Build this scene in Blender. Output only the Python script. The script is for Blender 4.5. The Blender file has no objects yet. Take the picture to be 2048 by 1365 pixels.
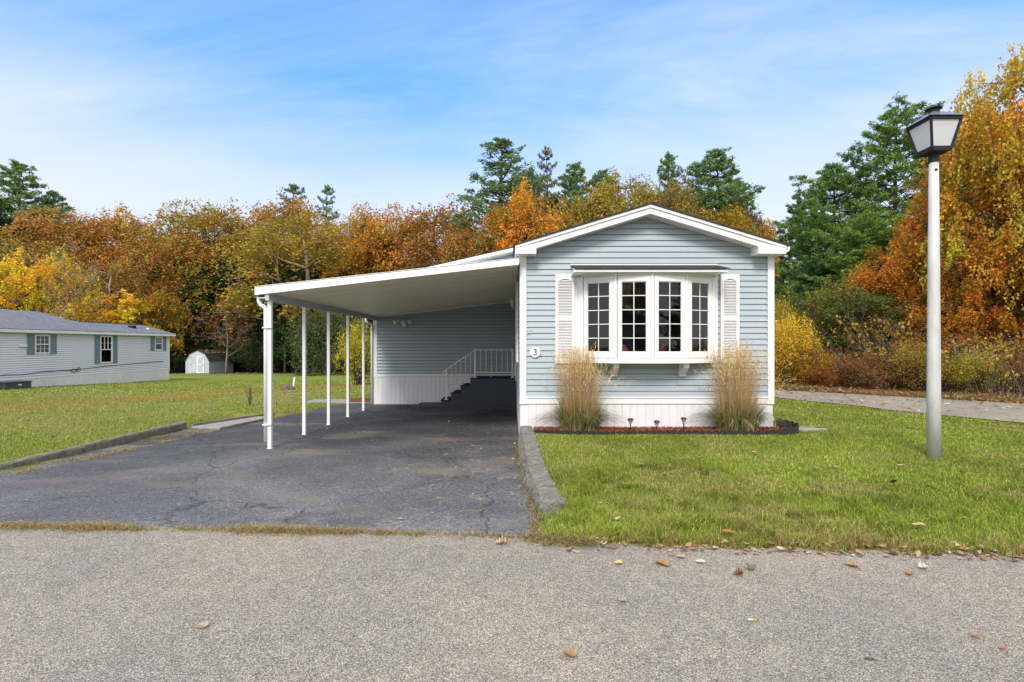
import bpy, math, random
import numpy as np
from mathutils import Vector
random.seed(7); RNG = np.random.default_rng(7)
S = bpy.context.scene; COL = S.collection
F = 1026.0; CAMZ = 1.7
def at(px, py, Y): return ((px-1022)*Y/F, Y, CAMZ-(py-690)*Y/F)

# ------------------------------------------------------------------ helpers
def tag(o, label=None, cat=None, group=None, kind=None):
    if label: o['label'] = label
    if cat: o['category'] = cat
    if group: o['group'] = group
    if kind: o['kind'] = kind
    return o
def thing(name, label, cat, loc=(0,0,0), rz=0, group=None):
    o = bpy.data.objects.new(name, None); COL.objects.link(o)
    o.location = loc; o.rotation_euler = (0,0,rz); o.empty_display_size = .2
    return tag(o, label, cat, group)
def top(o):
    while o.parent: o = o.parent
    return o
class MB:
    def __init__(s): s.v = []; s.f = []
    def quad(s, a, b, c, d):
        n = len(s.v); s.v += [a,b,c,d]; s.f.append((n,n+1,n+2,n+3)); return s
    def tri(s, a, b, c):
        n = len(s.v); s.v += [a,b,c]; s.f.append((n,n+1,n+2)); return s
    def box(s, x0,x1,y0,y1,z0,z1):
        n = len(s.v)
        s.v += [(x0,y0,z0),(x1,y0,z0),(x1,y1,z0),(x0,y1,z0),(x0,y0,z1),(x1,y0,z1),(x1,y1,z1),(x0,y1,z1)]
        for q in ((0,3,2,1),(4,5,6,7),(0,1,5,4),(1,2,6,5),(2,3,7,6),(3,0,4,7)): s.f.append(tuple(n+i for i in q))
        return s
    def beam(s, p, q, w, h, up=(0,0,1)):     # box beam along p-q, width w, height h
        p=Vector(p); q=Vector(q); d=(q-p).normalized(); up=Vector(up)
        r=d.cross(up).normalized(); u=r.cross(d).normalized()
        n=len(s.v)
        for e in (p,q):
            for a,b in ((-1,-1),(1,-1),(1,1),(-1,1)): s.v.append(tuple(e+r*a*w/2+u*b*h/2))
        for q_ in ((0,1,2,3),(7,6,5,4),(0,4,5,1),(1,5,6,2),(2,6,7,3),(3,7,4,0)): s.f.append(tuple(n+i for i in q_))
        return s
    def tube(s, pts, rad, k=8, cap=True):
        pts=[Vector(p) for p in pts]
        if not hasattr(rad,'__len__'): rad=[rad]*len(pts)
        base=len(s.v); ref=None
        for i,p in enumerate(pts):
            d=(pts[min(i+1,len(pts)-1)]-pts[max(i-1,0)])
            d = d.normalized() if d.length>1e-9 else Vector((0,0,1))
            if ref is None: ref = Vector((1,0,0)) if abs(d.x)<.8 else Vector((0,1,0))
            a=ref-d*ref.dot(d)
            if a.length<1e-4: a=d.cross(Vector((.3,.8,.1)))
            a.normalize(); b=d.cross(a).normalized(); ref=a
            for j in range(k):
                t=2*math.pi*j/k; s.v.append(tuple(p+a*math.cos(t)*rad[i]+b*math.sin(t)*rad[i]))
        for i in range(len(pts)-1):
            for j in range(k):
                s.f.append((base+i*k+j, base+i*k+(j+1)%k, base+(i+1)*k+(j+1)%k, base+(i+1)*k+j))
        if cap:
            s.f.append(tuple(base+j for j in range(k))[::-1]); s.f.append(tuple(base+(len(pts)-1)*k+j for j in range(k)))
        return s
    def lathe(s, c, prof, k=16):             # prof [(r,z)]
        base=len(s.v)
        for r,z in prof:
            for j in range(k):
                t=2*math.pi*j/k; s.v.append((c[0]+r*math.cos(t), c[1]+r*math.sin(t), c[2]+z))
        for i in range(len(prof)-1):
            for j in range(k):
                s.f.append((base+i*k+j, base+i*k+(j+1)%k, base+(i+1)*k+(j+1)%k, base+(i+1)*k+j))
        s.f.append(tuple(base+j for j in range(k))[::-1]); s.f.append(tuple(base+(len(prof)-1)*k+j for j in range(k)))
        return s
    def prism(s, poly, axis, a, b):          # poly of 2-tuples; axis 'x','y','z'
        def mk(p,t):
            return {'x':(t,p[0],p[1]),'y':(p[0],t,p[1]),'z':(p[0],p[1],t)}[axis]
        n=len(s.v); m=len(poly)
        s.v += [mk(p,a) for p in poly]+[mk(p,b) for p in poly]
        s.f.append(tuple(range(n,n+m))); s.f.append(tuple(range(n+2*m-1,n+m-1,-1)))
        for i in range(m):
            j=(i+1)%m; s.f.append((n+j,n+i,n+m+i,n+m+j))
        return s
def obj(name, mb, mat, parent=None, bevel=0, smooth=False, fixn=True):
    me = bpy.data.meshes.new(name)
    off = Vector((0,0,0)) if parent is None else top(parent).location
    me.from_pydata([(v[0]-off[0],v[1]-off[1],v[2]-off[2]) for v in mb.v], [], mb.f)
    if fixn:
        import bmesh
        bm=bmesh.new(); bm.from_mesh(me); bmesh.ops.recalc_face_normals(bm, faces=bm.faces); bm.to_mesh(me); bm.free()
    me.materials.append(mat)
    if smooth:
        for p in me.polygons: p.use_smooth=True
    o = bpy.data.objects.new(name, me); COL.objects.link(o)
    if parent is not None: o.parent = parent
    if bevel:
        m=o.modifiers.new('bevel','BEVEL'); m.width=bevel; m.segments=1; m.limit_method='ANGLE'
    return o
def np_obj(name, V, Fc, mat, parent=None, tint=None, smooth=False):
    V=np.ascontiguousarray(V,dtype=np.float32); Fc=np.ascontiguousarray(Fc,dtype=np.int32)
    me=bpy.data.meshes.new(name); k=Fc.shape[1]; M=len(Fc)
    me.vertices.add(len(V)); me.vertices.foreach_set('co',V.ravel())
    me.loops.add(M*k); me.loops.foreach_set('vertex_index',Fc.ravel())
    me.polygons.add(M); me.polygons.foreach_set('loop_start',np.arange(M,dtype=np.int32)*k)
    me.update(calc_edges=True)
    if smooth: me.polygons.foreach_set('use_smooth',np.ones(M,dtype=bool))
    if tint is not None:
        a=me.attributes.new('tint','FLOAT_COLOR','POINT')
        t=np.ones((len(V),4),dtype=np.float32); t[:,:3]=tint; a.data.foreach_set('color',t.ravel())
    me.materials.append(mat)
    o=bpy.data.objects.new(name,me); COL.objects.link(o)
    if parent is not None: o.parent=parent
    return o
def copy_tree(o, parent=None):
    c=o.copy(); COL.objects.link(c); c.parent=parent
    for ch in list(o.children): copy_tree(ch,c)
    return c
def interp(x, xs, ys): return np.interp(x, xs, ys)
def sstep(x,a,b):
    t=np.clip((x-a)/(b-a),0,1); return t*t*(3-2*t)
_nr=np.random.default_rng(3); _perm=_nr.random((256,256))
def vnoise(x,y):
    x=np.asarray(x,float); y=np.asarray(y,float)
    xi=np.floor(x).astype(int); yi=np.floor(y).astype(int); fx=x-xi; fy=y-yi
    fx=fx*fx*(3-2*fx); fy=fy*fy*(3-2*fy)
    g=lambda a,b:_perm[a%256,b%256]
    return (g(xi,yi)*(1-fx)+g(xi+1,yi)*fx)*(1-fy)+(g(xi,yi+1)*(1-fx)+g(xi+1,yi+1)*fx)*fy
def fbm(x,y,o=3):
    s=0;a=.5
    for i in range(o): s=s+a*vnoise(x*2**i+17*i,y*2**i+5*i); a*=.5
    return s/(1-.5**o)

# ------------------------------------------------------------------ materials
def newmat(name):
    m=bpy.data.materials.new(name); m.use_nodes=True; nt=m.node_tree
    b=nt.nodes['Principled BSDF']; return m,nt,b
class NB:
    def __init__(s,nt): s.nt=nt
    def n(s,t,**k):
        x=s.nt.nodes.new(t)
        for a,b in k.items(): setattr(x,a,b)
        return x
    def l(s,a,b): s.nt.links.new(a,b)
    def noise(s,vec,scale,detail=4,rough=.55,dist=0):
        x=s.n('ShaderNodeTexNoise'); x.inputs['Scale'].default_value=scale; x.inputs['Detail'].default_value=detail
        x.inputs['Roughness'].default_value=rough; x.inputs['Distortion'].default_value=dist
        if vec is not None: s.l(vec,x.inputs['Vector'])
        return x.outputs['Fac']
    def ramp(s,fac,stops,interp='LINEAR'):
        x=s.n('ShaderNodeValToRGB'); e=x.color_ramp.elements; x.color_ramp.interpolation=interp
        while len(e)<len(stops): e.new(.5)
        for i,(p,c) in enumerate(stops):
            e[i].position=p; e[i].color=(c,c,c,1) if not hasattr(c,'__len__') else (*c,1)
        s.l(fac,x.inputs['Fac']); return x.outputs['Color']
    def mix(s,fac,a,b,mode='MIX'):
        x=s.n('ShaderNodeMix',data_type='RGBA',blend_type=mode)
        if hasattr(fac,'is_linked') : s.l(fac,x.inputs['Factor'])
        else: x.inputs['Factor'].default_value=fac
        for sock,v in ((x.inputs['A'],a),(x.inputs['B'],b)):
            if hasattr(v,'is_linked'): s.l(v,sock)
            else: sock.default_value=(*v,1)
        return x.outputs['Result']
    def math(s,op,a,b=None,c=None,clamp=False):
        x=s.n('ShaderNodeMath',operation=op,use_clamp=clamp)
        for i,v in enumerate((a,b,c)):
            if v is None: continue
            if hasattr(v,'is_linked'): s.l(v,x.inputs[i])
            else: x.inputs[i].default_value=v
        return x.outputs[0]
    def pos(s): return s.n('ShaderNodeNewGeometry').outputs['Position']
    def map(s,vec,scale=(1,1,1),rot=(0,0,0)):
        x=s.n('ShaderNodeMapping'); x.inputs['Scale'].default_value=scale; x.inputs['Rotation'].default_value=rot
        s.l(vec,x.inputs['Vector']); return x.outputs['Vector']
    def bump(s,h,strength,dist,b):
        x=s.n('ShaderNodeBump'); x.inputs['Strength'].default_value=strength; x.inputs['Distance'].default_value=dist
        s.l(h,x.inputs['Height']); s.l(x.outputs['Normal'],b.inputs['Normal'])
def plain(name,col,rough=.5,var=.08,scale=3,metal=0,spec=.5,dirt=0,bump=0,bscale=60,streak=False):
    m,nt,b=newmat(name); N=NB(nt); p=N.pos()
    v = N.map(p,(1,1,.15)) if streak else p
    f=N.noise(v,scale,5,.6)
    c0=tuple(x*(1-var) for x in col); c1=tuple(min(1,x*(1+var)) for x in col)
    c=N.ramp(f,[(.3,c0),(.7,c1)])
    if dirt:
        f2=N.noise(N.map(p,(1,1,.3)),9,6,.7); c=N.mix(N.math('MULTIPLY',N.ramp(f2,[(.45,0.),(.75,1.)]),dirt),c,tuple(x*.55 for x in (col[0],col[1]*.97,col[2]*.9)))
    nt.links.new(c,b.inputs['Base Color'])
    b.inputs['Roughness'].default_value=rough; b.inputs['Metallic'].default_value=metal
    b.inputs['Specular IOR Level'].default_value=spec
    if bump: N.bump(N.noise(p,bscale,4,.6),bump,.01,b)
    return m
M={}
M['white']=plain('white_trim',(.72,.72,.72),.42,.03,2,dirt=.12)
M['white2']=plain('white_paint_weathered',(.72,.73,.72),.55,.06,5,dirt=.3)
M['siding']=plain('pale_blue_vinyl',(.335,.39,.435),.5,.035,1.2,dirt=.08,streak=True,bump=.05,bscale=120)
M['siding_seam']=plain('blue_vinyl_seam',(.32,.39,.43),.5,.03)
M['skirt']=plain('white_vinyl_skirting',(.70,.68,.71),.5,.04,2,dirt=.25,streak=True)
M['nsiding']=plain('pale_grey_vinyl',(.66,.67,.72),.5,.04,.8,dirt=.12,streak=True)
M['nskirt']=plain('neighbour_skirting',(.70,.71,.69),.55,.06,.8,dirt=.5,streak=True)
M['groove']=plain('skirting_groove',(.36,.35,.37),.7,.05)
M['nshutter']=plain('slate_blue_shutter',(.15,.20,.24),.6,.1,8)
M['soffit']=plain('white_soffit',(.70,.69,.66),.5,.03)
M['dark_metal']=plain('black_metal',(.012,.012,.014),.6,.1,8,spec=.25)
M['black_plastic']=plain('black_plastic',(.02,.021,.022),.45,.1,20)
M['grey_box']=plain('charcoal_box',(.06,.065,.075),.5,.08)
M['pole']=plain('weathered_aluminium',(.52,.52,.53),.6,.12,9,metal=.1,dirt=.5,bump=.3,bscale=90,streak=True)
M['navy']=plain('navy_grey_paint',(.030,.040,.062),.6,.12,3,bump=.1)
M['carpet']=plain('charcoal_tread',(.042,.043,.048),.95,.2,40,spec=.1,bump=.5,bscale=200)
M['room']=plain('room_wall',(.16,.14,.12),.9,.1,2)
M['number']=plain('black_numeral',(.015,.015,.015),.4,.1)
M['bulb']=plain('clear_lamp_plastic',(.55,.54,.5),.2,.1)
M['red_vase']=plain('red_ceramic',(.45,.10,.08),.5,.2,30)
M['yellow_flower']=plain('yellow_petals',(.6,.5,.12),.6,.2,50)
M['cable']=plain('black_cable',(.02,.02,.02),.5,.1)
M['door']=plain('white_door',(.7,.7,.7),.45,.03)
M['shed']=plain('shed_panel',(.42,.47,.53),.6,.08,3,dirt=.5,streak=True)
M['stake']=plain('white_stake',(.72,.72,.66),.5,.05)

def shingles(name,col,rows=7.0):
    m,nt,b=newmat(name); N=NB(nt); p=N.pos()
    br=N.n('ShaderNodeTexVoronoi'); br.inputs['Scale'].default_value=5
    N.l(N.map(p,(1,1.0,2.5)),br.inputs['Vector'])
    h=N.noise(p,14,5,.7); lo=N.noise(p,.5,3)
    c=N.ramp(h,[(.3,tuple(x*.6 for x in col)),(.7,tuple(x*1.35 for x in col))])
    sp=N.n('ShaderNodeSeparateColor'); N.l(br.outputs['Color'],sp.inputs[0])
    c=N.mix(.6,c,N.ramp(sp.outputs[0],[(0,.55),(1,1.)]),'MULTIPLY')
    nt.links.new(c,b.inputs['Base Color']); b.inputs['Roughness'].default_value=.95; b.inputs['Specular IOR Level'].default_value=.2
    N.bump(h,.5,.01,b); return m
M['shingle']=shingles('dark_shingle',(.05,.045,.045))
M['nshingle']=shingles('blue_grey_shingle',(.17,.18,.21))
M['shed_roof']=shingles('mossy_shed_roof',(.075,.072,.062))

def glass(name,tint=(.75,.8,.8),refl=1.0):
    m,nt,b=newmat(name); N=NB(nt); nt.nodes.remove(b); out=nt.nodes['Material Output']
    g=N.n('ShaderNodeBsdfGlossy'); g.inputs['Roughness'].default_value=.004; g.inputs['Color'].default_value=(.9*refl,.93*refl,.95*refl,1)
    t=N.n('ShaderNodeBsdfTransparent'); t.inputs['Color'].default_value=(*tint,1)
    fr=N.n('ShaderNodeFresnel'); fr.inputs['IOR'].default_value=1.5
    bp=N.n('ShaderNodeBump'); bp.inputs['Strength'].default_value=.06; bp.inputs['Distance'].default_value=.02
    N.l(N.noise(N.pos(),2.2,2),bp.inputs['Height']); N.l(bp.outputs[0],g.inputs['Normal'])
    mx=N.n('ShaderNodeMixShader'); N.l(fr.outputs[0],mx.inputs[0]); N.l(t.outputs[0],mx.inputs[1]); N.l(g.outputs[0],mx.inputs[2])
    N.l(mx.outputs[0],out.inputs[0]); return m
M['glass']=glass('window_glass')
def frosted():
    m,nt,b=newmat('frosted_lamp_glass'); N=NB(nt)
    b.inputs['Base Color'].default_value=(.88,.90,.92,1); b.inputs['Roughness'].default_value=.35
    b.inputs['Transmission Weight'].default_value=.0
    out=nt.nodes['Material Output']; t=N.n('ShaderNodeBsdfTranslucent'); t.inputs[0].default_value=(.85,.88,.9,1)
    mx=N.n('ShaderNodeMixShader'); mx.inputs[0].default_value=.5; N.l(b.outputs[0],mx.inputs[1]); N.l(t.outputs[0],mx.inputs[2]); N.l(mx.outputs[0],out.inputs[0])
    return m
M['frosted']=frosted()

def leafmat(name,trans=.35,useobj=True,rough=.7,spec=.2):
    m,nt,b=newmat(name); N=NB(nt)
    at_=N.n('ShaderNodeAttribute',attribute_name='tint')
    c=at_.outputs['Color']
    if useobj:
        oi=N.n('ShaderNodeObjectInfo'); c=N.mix(1.0,c,oi.outputs['Color'],'MULTIPLY')
    N.l(c,b.inputs['Base Color']); b.inputs['Roughness'].default_value=rough; b.inputs['Specular IOR Level'].default_value=spec
    if trans:
        out=nt.nodes['Material Output']; t=N.n('ShaderNodeBsdfTranslucent'); N.l(c,t.inputs[0])
        mx=N.n('ShaderNodeMixShader'); mx.inputs[0].default_value=trans
        N.l(b.outputs[0],mx.inputs[1]); N.l(t.outputs[0],mx.inputs[2]); N.l(mx.outputs[0],out.inputs[0])
    return m
M['leaf']=leafmat('tree_foliage')
M['blade']=leafmat('grass_blades',.3,False)
M['litter']=leafmat('dead_leaves',.15,False,.8)
M['fallen']=leafmat('fallen_leaf',.1,True,.6,.3)
def bark(name,col):
    m,nt,b=newmat(name); N=NB(nt); p=N.pos()
    h=N.noise(N.map(p,(6,6,1.2)),3,6,.7)
    N.l(N.ramp(h,[(.3,tuple(x*.5 for x in col)),(.7,tuple(x*1.4 for x in col))]),b.inputs['Base Color'])
    b.inputs['Roughness'].default_value=.95; b.inputs['Specular IOR Level'].default_value=.1; N.bump(h,.8,.03,b); return m
M['bark']=bark('grey_brown_bark',(.10,.085,.07)); M['bark_mid']=bark('mid_bark',(.19,.155,.13)); M['bark_pale']=bark('pale_bark',(.33,.30,.27)); M['bark_dark']=bark('dark_bark',(.055,.047,.042))

# asphalt of the road: exposed aggregate
def aggregate():
    m,nt,b=newmat('exposed_aggregate_asphalt'); N=NB(nt); p=N.pos()
    v=N.n('ShaderNodeTexVoronoi'); v.inputs['Scale'].default_value=150; N.l(p,v.inputs['Vector'])
    s=N.n('ShaderNodeSeparateColor'); N.l(v.outputs['Color'],s.inputs[0])
    c=N.ramp(s.outputs[0],[(0,(.10,.105,.115)),(.16,(.155,.16,.17)),(.38,(.21,.212,.208)),(.58,(.255,.24,.22)),(.74,(.32,.27,.225)),(.88,(.33,.33,.325)),(1,(.44,.42,.39))])
    d=N.ramp(v.outputs['Distance'],[(.25,1.),(.75,.42)])
    c=N.mix(1.0,c,d,'MULTIPLY')
    big=N.ramp(N.noise(p,.55,5,.6),[(.3,(.82,.84,.88)),(.7,(1.14,1.10,1.04))])
    c=N.mix(1.0,c,big,'MULTIPLY'); c=N.mix(1.,c,(1.52,1.43,1.27),'MULTIPLY')
    mid=N.ramp(N.noise(p,9,4,.7),[(.3,.86),(.7,1.12)])
    c=N.mix(1.0,c,mid,'MULTIPLY')
    # tar spots
    sep=N.n('ShaderNodeSeparateXYZ'); N.l(p,sep.inputs[0])
    def spot(x,y,rx,ry):
        a=N.math('POWER',N.math('DIVIDE',N.math('SUBTRACT',sep.outputs[0],x),rx),2.0); q=N.math('POWER',N.math('DIVIDE',N.math('SUBTRACT',sep.outputs[1],y),ry),2.0)
        dd=N.math('ADD',N.math('ADD',a,q),N.math('MULTIPLY',N.noise(p,25,3),1.2))
        return N.ramp(dd,[(.0,1.),(.9,1.),(1.,0.)])
    for x,y,rx,ry in ((1.94,2.77,.045,.03),(1.10,2.55,.12,.05),(1.25,2.52,.07,.04)):
        c=N.mix(N.math('MULTIPLY',spot(x,y,rx,ry),.75),c,(.035,.038,.045))
    N.l(c,b.inputs['Base Color']); b.inputs['Roughness'].default_value=.88; b.inputs['Specular IOR Level'].default_value=.25
    N.bump(N.math('SUBTRACT',1.0,v.outputs['Distance']),.6,.004,b)
    return m
M['road']=aggregate()
def drive():
    m,nt,b=newmat('sealed_driveway_asphalt'); N=NB(nt); p=N.pos()
    v=N.n('ShaderNodeTexVoronoi'); v.inputs['Scale'].default_value=150; N.l(p,v.inputs['Vector'])
    s=N.n('ShaderNodeSeparateColor'); N.l(v.outputs['Color'],s.inputs[0])
    sp=N.ramp(s.outputs[0],[(0,.55),(.55,.85),(.8,1.15),(.93,1.9),(1,3.2)])
    wear=N.ramp(N.noise(p,.42,5,.62,.4),[(.34,(.060,.060,.065)),(.5,(.092,.092,.100)),(.66,(.145,.143,.147))])
    c=N.mix(1.0,wear,sp,'MULTIPLY')
    c=N.mix(1.0,c,N.ramp(N.noise(p,22,5,.75),[(.3,.62),(.5,1.),(.7,1.55)]),'MULTIPLY')
    # lighter towards the road, darker towards the back
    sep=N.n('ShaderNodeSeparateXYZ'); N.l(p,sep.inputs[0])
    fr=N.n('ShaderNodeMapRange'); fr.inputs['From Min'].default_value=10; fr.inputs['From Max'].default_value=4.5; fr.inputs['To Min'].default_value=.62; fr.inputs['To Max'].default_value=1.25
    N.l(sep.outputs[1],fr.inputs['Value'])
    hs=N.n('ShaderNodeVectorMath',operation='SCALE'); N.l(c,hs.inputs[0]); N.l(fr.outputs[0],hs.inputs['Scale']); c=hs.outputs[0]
    # tan dried-mud stains
    st=N.ramp(N.noise(N.map(p,(.5,1.0,1)),.95,3,.5,.3),[(.54,0.),(.70,.7)])
    c=N.mix(st,c,(.18,.150,.115))
    # fine cracks with sand
    wv=N.n('ShaderNodeVectorMath',operation='ADD'); nz=N.n('ShaderNodeTexNoise'); nz.inputs['Scale'].default_value=2.5; N.l(p,nz.inputs['Vector'])
    nsc=N.n('ShaderNodeVectorMath',operation='SCALE'); nsc.inputs['Scale'].default_value=.55; N.l(nz.outputs['Color'],nsc.inputs[0]); N.l(p,wv.inputs[0]); N.l(nsc.outputs[0],wv.inputs[1])
    cr=N.n('ShaderNodeTexVoronoi',feature='DISTANCE_TO_EDGE'); cr.inputs['Scale'].default_value=1.5; N.l(wv.outputs[0],cr.inputs['Vector'])
    line=N.ramp(cr.outputs['Distance'],[(0,1.),(.010,.8),(.017,0.)])
    msk=N.ramp(N.noise(p,.6,3),[(.50,0.),(.58,1.)])
    mx=N.n('ShaderNodeMapRange'); mx.inputs['From Min'].default_value=-2.6; mx.inputs['From Max'].default_value=-.9; N.l(sep.outputs[0],mx.inputs['Value'])
    msk2=N.math('MULTIPLY',N.math('MAXIMUM',N.math('MULTIPLY',mx.outputs[0],.8),N.math('MULTIPLY',msk,.5)),N.ramp(N.noise(p,3.1,2),[(.42,0.),(.55,1.)]))
    N_l=N.math('MULTIPLY',line,msk2)
    c=N.mix(N_l,c,(.27,.22,.155))
    cr2=N.n('ShaderNodeTexVoronoi',feature='DISTANCE_TO_EDGE'); cr2.inputs['Scale'].default_value=.42; N.l(wv.outputs[0],cr2.inputs['Vector'])
    l2=N.ramp(cr2.outputs['Distance'],[(0,1.),(.004,.7),(.007,0.)])
    c=N.mix(N.math('MULTIPLY',l2,.7),c,(.02,.02,.022))
    N.l(c,b.inputs['Base Color']); b.inputs['Roughness'].default_value=.8; b.inputs['Specular IOR Level'].default_value=.3
    N.bump(N.math('SUBTRACT',1.0,v.outputs['Distance']),.5,.003,b)
    return m
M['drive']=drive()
def lawnmat(name,forest):
    m,nt,b=newmat(name); N=NB(nt); p=N.pos()
    fine=N.noise(N.map(p,(1,1,1)),38,4,.75); mid=N.noise(p,5,5,.7); big=N.noise(N.map(p,(.35,1.1,1)),.55,4,.6)
    g=N.ramp(fine,[(.25,(.045,.075,.010)),(.5,(.125,.175,.022)),(.75,(.22,.27,.05))])
    st=N.ramp(fine,[(.25,(.14,.12,.035)),(.6,(.30,.27,.09)),(.8,(.42,.39,.16))])
    f=N.math('ADD',N.math('MULTIPLY',mid,.4),N.math('MULTIPLY',big,.6))
    c=N.mix(N.ramp(f,[(.42,0.1),(.60,.8)]),g,st)
    if forest:
        sep=N.n('ShaderNodeSeparateXYZ'); N.l(p,sep.inputs[0])
        # long mowing stripes and worn brown bands across the left lawn
        q=N.math('SUBTRACT',sep.outputs[0],N.math('MULTIPLY',sep.outputs[1],.46)); q=N.math('ADD',q,N.math('MULTIPLY',N.noise(p,.3,4),2.4))
        mr=N.n('ShaderNodeMapRange'); mr.inputs['From Min'].default_value=-30; mr.inputs['From Max'].default_value=-10; N.l(q,mr.inputs['Value'])
        band=N.ramp(mr.outputs[0],[(.40,0.),(.47,.85),(.56,.75),(.62,.0)]); grn=N.ramp(mr.outputs[0],[(.30,.35),(.40,.0)])
        c=N.mix(band,c,N.mix(1.,st,(.95,.84,.66),'MULTIPLY')); c=N.mix(grn,c,N.mix(1.,g,(.8,1.25,.8),'MULTIPLY'))
        w2=N.n('ShaderNodeMath',operation='SINE'); N.l(N.math('MULTIPLY',q,7.5),w2.inputs[0]); sb=N.ramp(mr.outputs[0],[(.60,0.),(.65,1.),(.8,.5),(1,.3)])
        c=N.mix(N.math('MULTIPLY',N.ramp(w2.outputs[0],[(.3,0.),(.9,.45)]),sb),c,(.26,.33,.10))
    lit=N.ramp(N.noise(p,9,5,.8),[(.3,(.04,.02,.012)),(.5,(.12,.06,.03)),(.72,(.26,.13,.06))])
    sep=N.n('ShaderNodeSeparateXYZ'); N.l(p,sep.inputs[0])
    if forest: q=N.math('ADD',sep.outputs[1],N.math('MULTIPLY',N.noise(p,.3,3),6.0)); k=N.math('SUBTRACT',q,56.0)
    else: k=N.math('SUBTRACT',N.math('ADD',N.math('ADD',sep.outputs[0],sep.outputs[1]),N.noise(p,1.5,3)),25.6)
    c=N.mix(N.math('MULTIPLY',k,2.0,clamp=True),c,lit)
    N.l(c,b.inputs['Base Color']); b.inputs['Roughness'].default_value=.95; b.inputs['Specular IOR Level'].default_value=.1
    N.bump(fine,.9,.03,b); return m
M['lawn']=lawnmat('front_lawn_turf',False); M['ground']=lawnmat('rough_turf_and_woodland_floor',True)
def pathmat():
    m,nt,b=newmat('gravelly_path'); N=NB(nt); p=N.pos()
    f=N.noise(p,45,4,.75); bg=N.noise(p,.8,4)
    c=N.ramp(f,[(.3,(.15,.13,.10)),(.7,(.33,.295,.235))]); c=N.mix(1.,c,N.ramp(bg,[(.3,(.8,.8,.85)),(.7,(1.15,1.1,1.05))]),'MULTIPLY')
    N.l(c,b.inputs['Base Color']); b.inputs['Roughness'].default_value=.95; N.bump(f,.4,.01,b); return m
M['path']=pathmat()
def stone(name,c0,c1,scale=12,disp=.02):
    m,nt,b=newmat(name); N=NB(nt); p=N.pos(); f=N.noise(p,scale,7,.75); g=N.noise(p,scale*6,3,.6)
    c=N.ramp(f,[(.3,c0),(.7,c1)]); c=N.mix(.6,c,N.ramp(g,[(.3,.6),(.7,1.3)]),'MULTIPLY')
    N.l(c,b.inputs['Base Color']); b.inputs['Roughness'].default_value=.95; b.inputs['Specular IOR Level'].default_value=.15; N.bump(f,.9,disp,b); return m
M['concrete']=stone('rough_concrete',(.14,.13,.115),(.38,.355,.31),11,.09)
M['slab']=stone('smooth_concrete',(.22,.21,.20),(.33,.31,.29),6,.005)
M['slate']=stone('slate_paver',(.07,.078,.095),(.15,.16,.185),5,.008)
def _sl():
    nt=M['slate'].node_tree; N=NB(nt); b=nt.nodes['Principled BSDF']; src=b.inputs['Base Color'].links[0].from_socket; oi=N.n('ShaderNodeObjectInfo')
    N.l(N.mix(1.0,src,N.ramp(oi.outputs['Random'],[(0,(.45,.45,.46)),(1,(1.2,1.17,1.10))]),'MULTIPLY'),b.inputs['Base Color'])
_sl()
M['timber']=stone('weathered_timber',(.10,.09,.07),(.27,.25,.20),9,.01)
M['rock']=stone('brown_rock',(.10,.065,.055),(.20,.14,.12),8,.02)
M['mulch_base']=stone('red_mulch',(.10,.035,.02),(.22,.08,.05),40,.02)

# ------------------------------------------------------------------ terrain functions
def road_edge(X): return interp(X,[-30,-9,-4.8,-2,0,.6,4,9,30],[5.3,4.95,4.71,4.60,4.47,4.33,4.10,3.75,2.2])
def z_drive(X,Y): return interp(Y,[4.2,5.2,9,14.5,16.5],[.0,-.03,-.10,-.165,-.13])
def drive_l(Y): return interp(Y,[4.2,4.6,5.5,6.8,11.7,14.5,15.7,16.3],[-11.5,-10.5,-7.9,-6.78,-6.2,-5.75,-5.5,-4.8])
def drive_r(Y): return interp(Y,[4.2,4.6,5.2,7,8.9,16.3],[.18,.26,.34,.26,.20,.20])
def z_lawn(X,Y):
    X=np.asarray(X,float); Y=np.asarray(Y,float)
    e=road_edge(X); z=interp(Y-e,[-.1,0,.25,1.2,4.3,10,30,60],[-.02,.0,.03,.06,.225,.24,.1,-.8])
    return z+.02*(vnoise(X*.9,Y*.9)-.5)*np.clip(Y-e,0,1)
def z_left(X,Y): return interp(Y,[-60,4.5,7,11,16,22,34,52,90,300],[-.05,-.04,.0,-.03,-.13,-.25,-.66,-1.25,-2,-3])
def grid(xs,ys,zf,name,mat,kind,smooth=True):
    X,Y=np.meshgrid(xs,ys); Z=zf(X,Y); V=np.stack([X,Y,Z],-1).reshape(-1,3); nx=len(xs); ny=len(ys)
    i=np.arange(nx-1); j=np.arange(ny-1); I,J=np.meshgrid(i,j); a=(J*nx+I).ravel()
    Fc=np.stack([a,a+1,a+1+nx,a+nx],1); o=np_obj(name,V,Fc,mat,smooth=smooth); return tag(o,kind=kind)
def rows(rowpts,name,mat,zf,smooth=True):   # rowpts: list of (list of (X,Y))
    V=np.array([[ (x,y,float(zf(x,y))) for x,y in r] for r in rowpts]); ny,nx,_=V.shape
    I,J=np.meshgrid(np.arange(nx-1),np.arange(ny-1)); a=(J*nx+I).ravel()
    o=np_obj(name,V.reshape(-1,3),np.stack([a,a+1,a+1+nx,a+nx],1),mat,smooth=smooth); return tag(o,kind='structure')
xs=np.concatenate([np.arange(-400,-60,20),np.arange(-60,-14,1.5),np.arange(-14,-4,.2),np.arange(-4,14,1),np.arange(14,60,2),np.arange(60,401,20)])
ys=np.concatenate([np.arange(-200,0,10),np.arange(0,20,.25),np.arange(20,70,1.),np.arange(70,601,15)])
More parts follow.
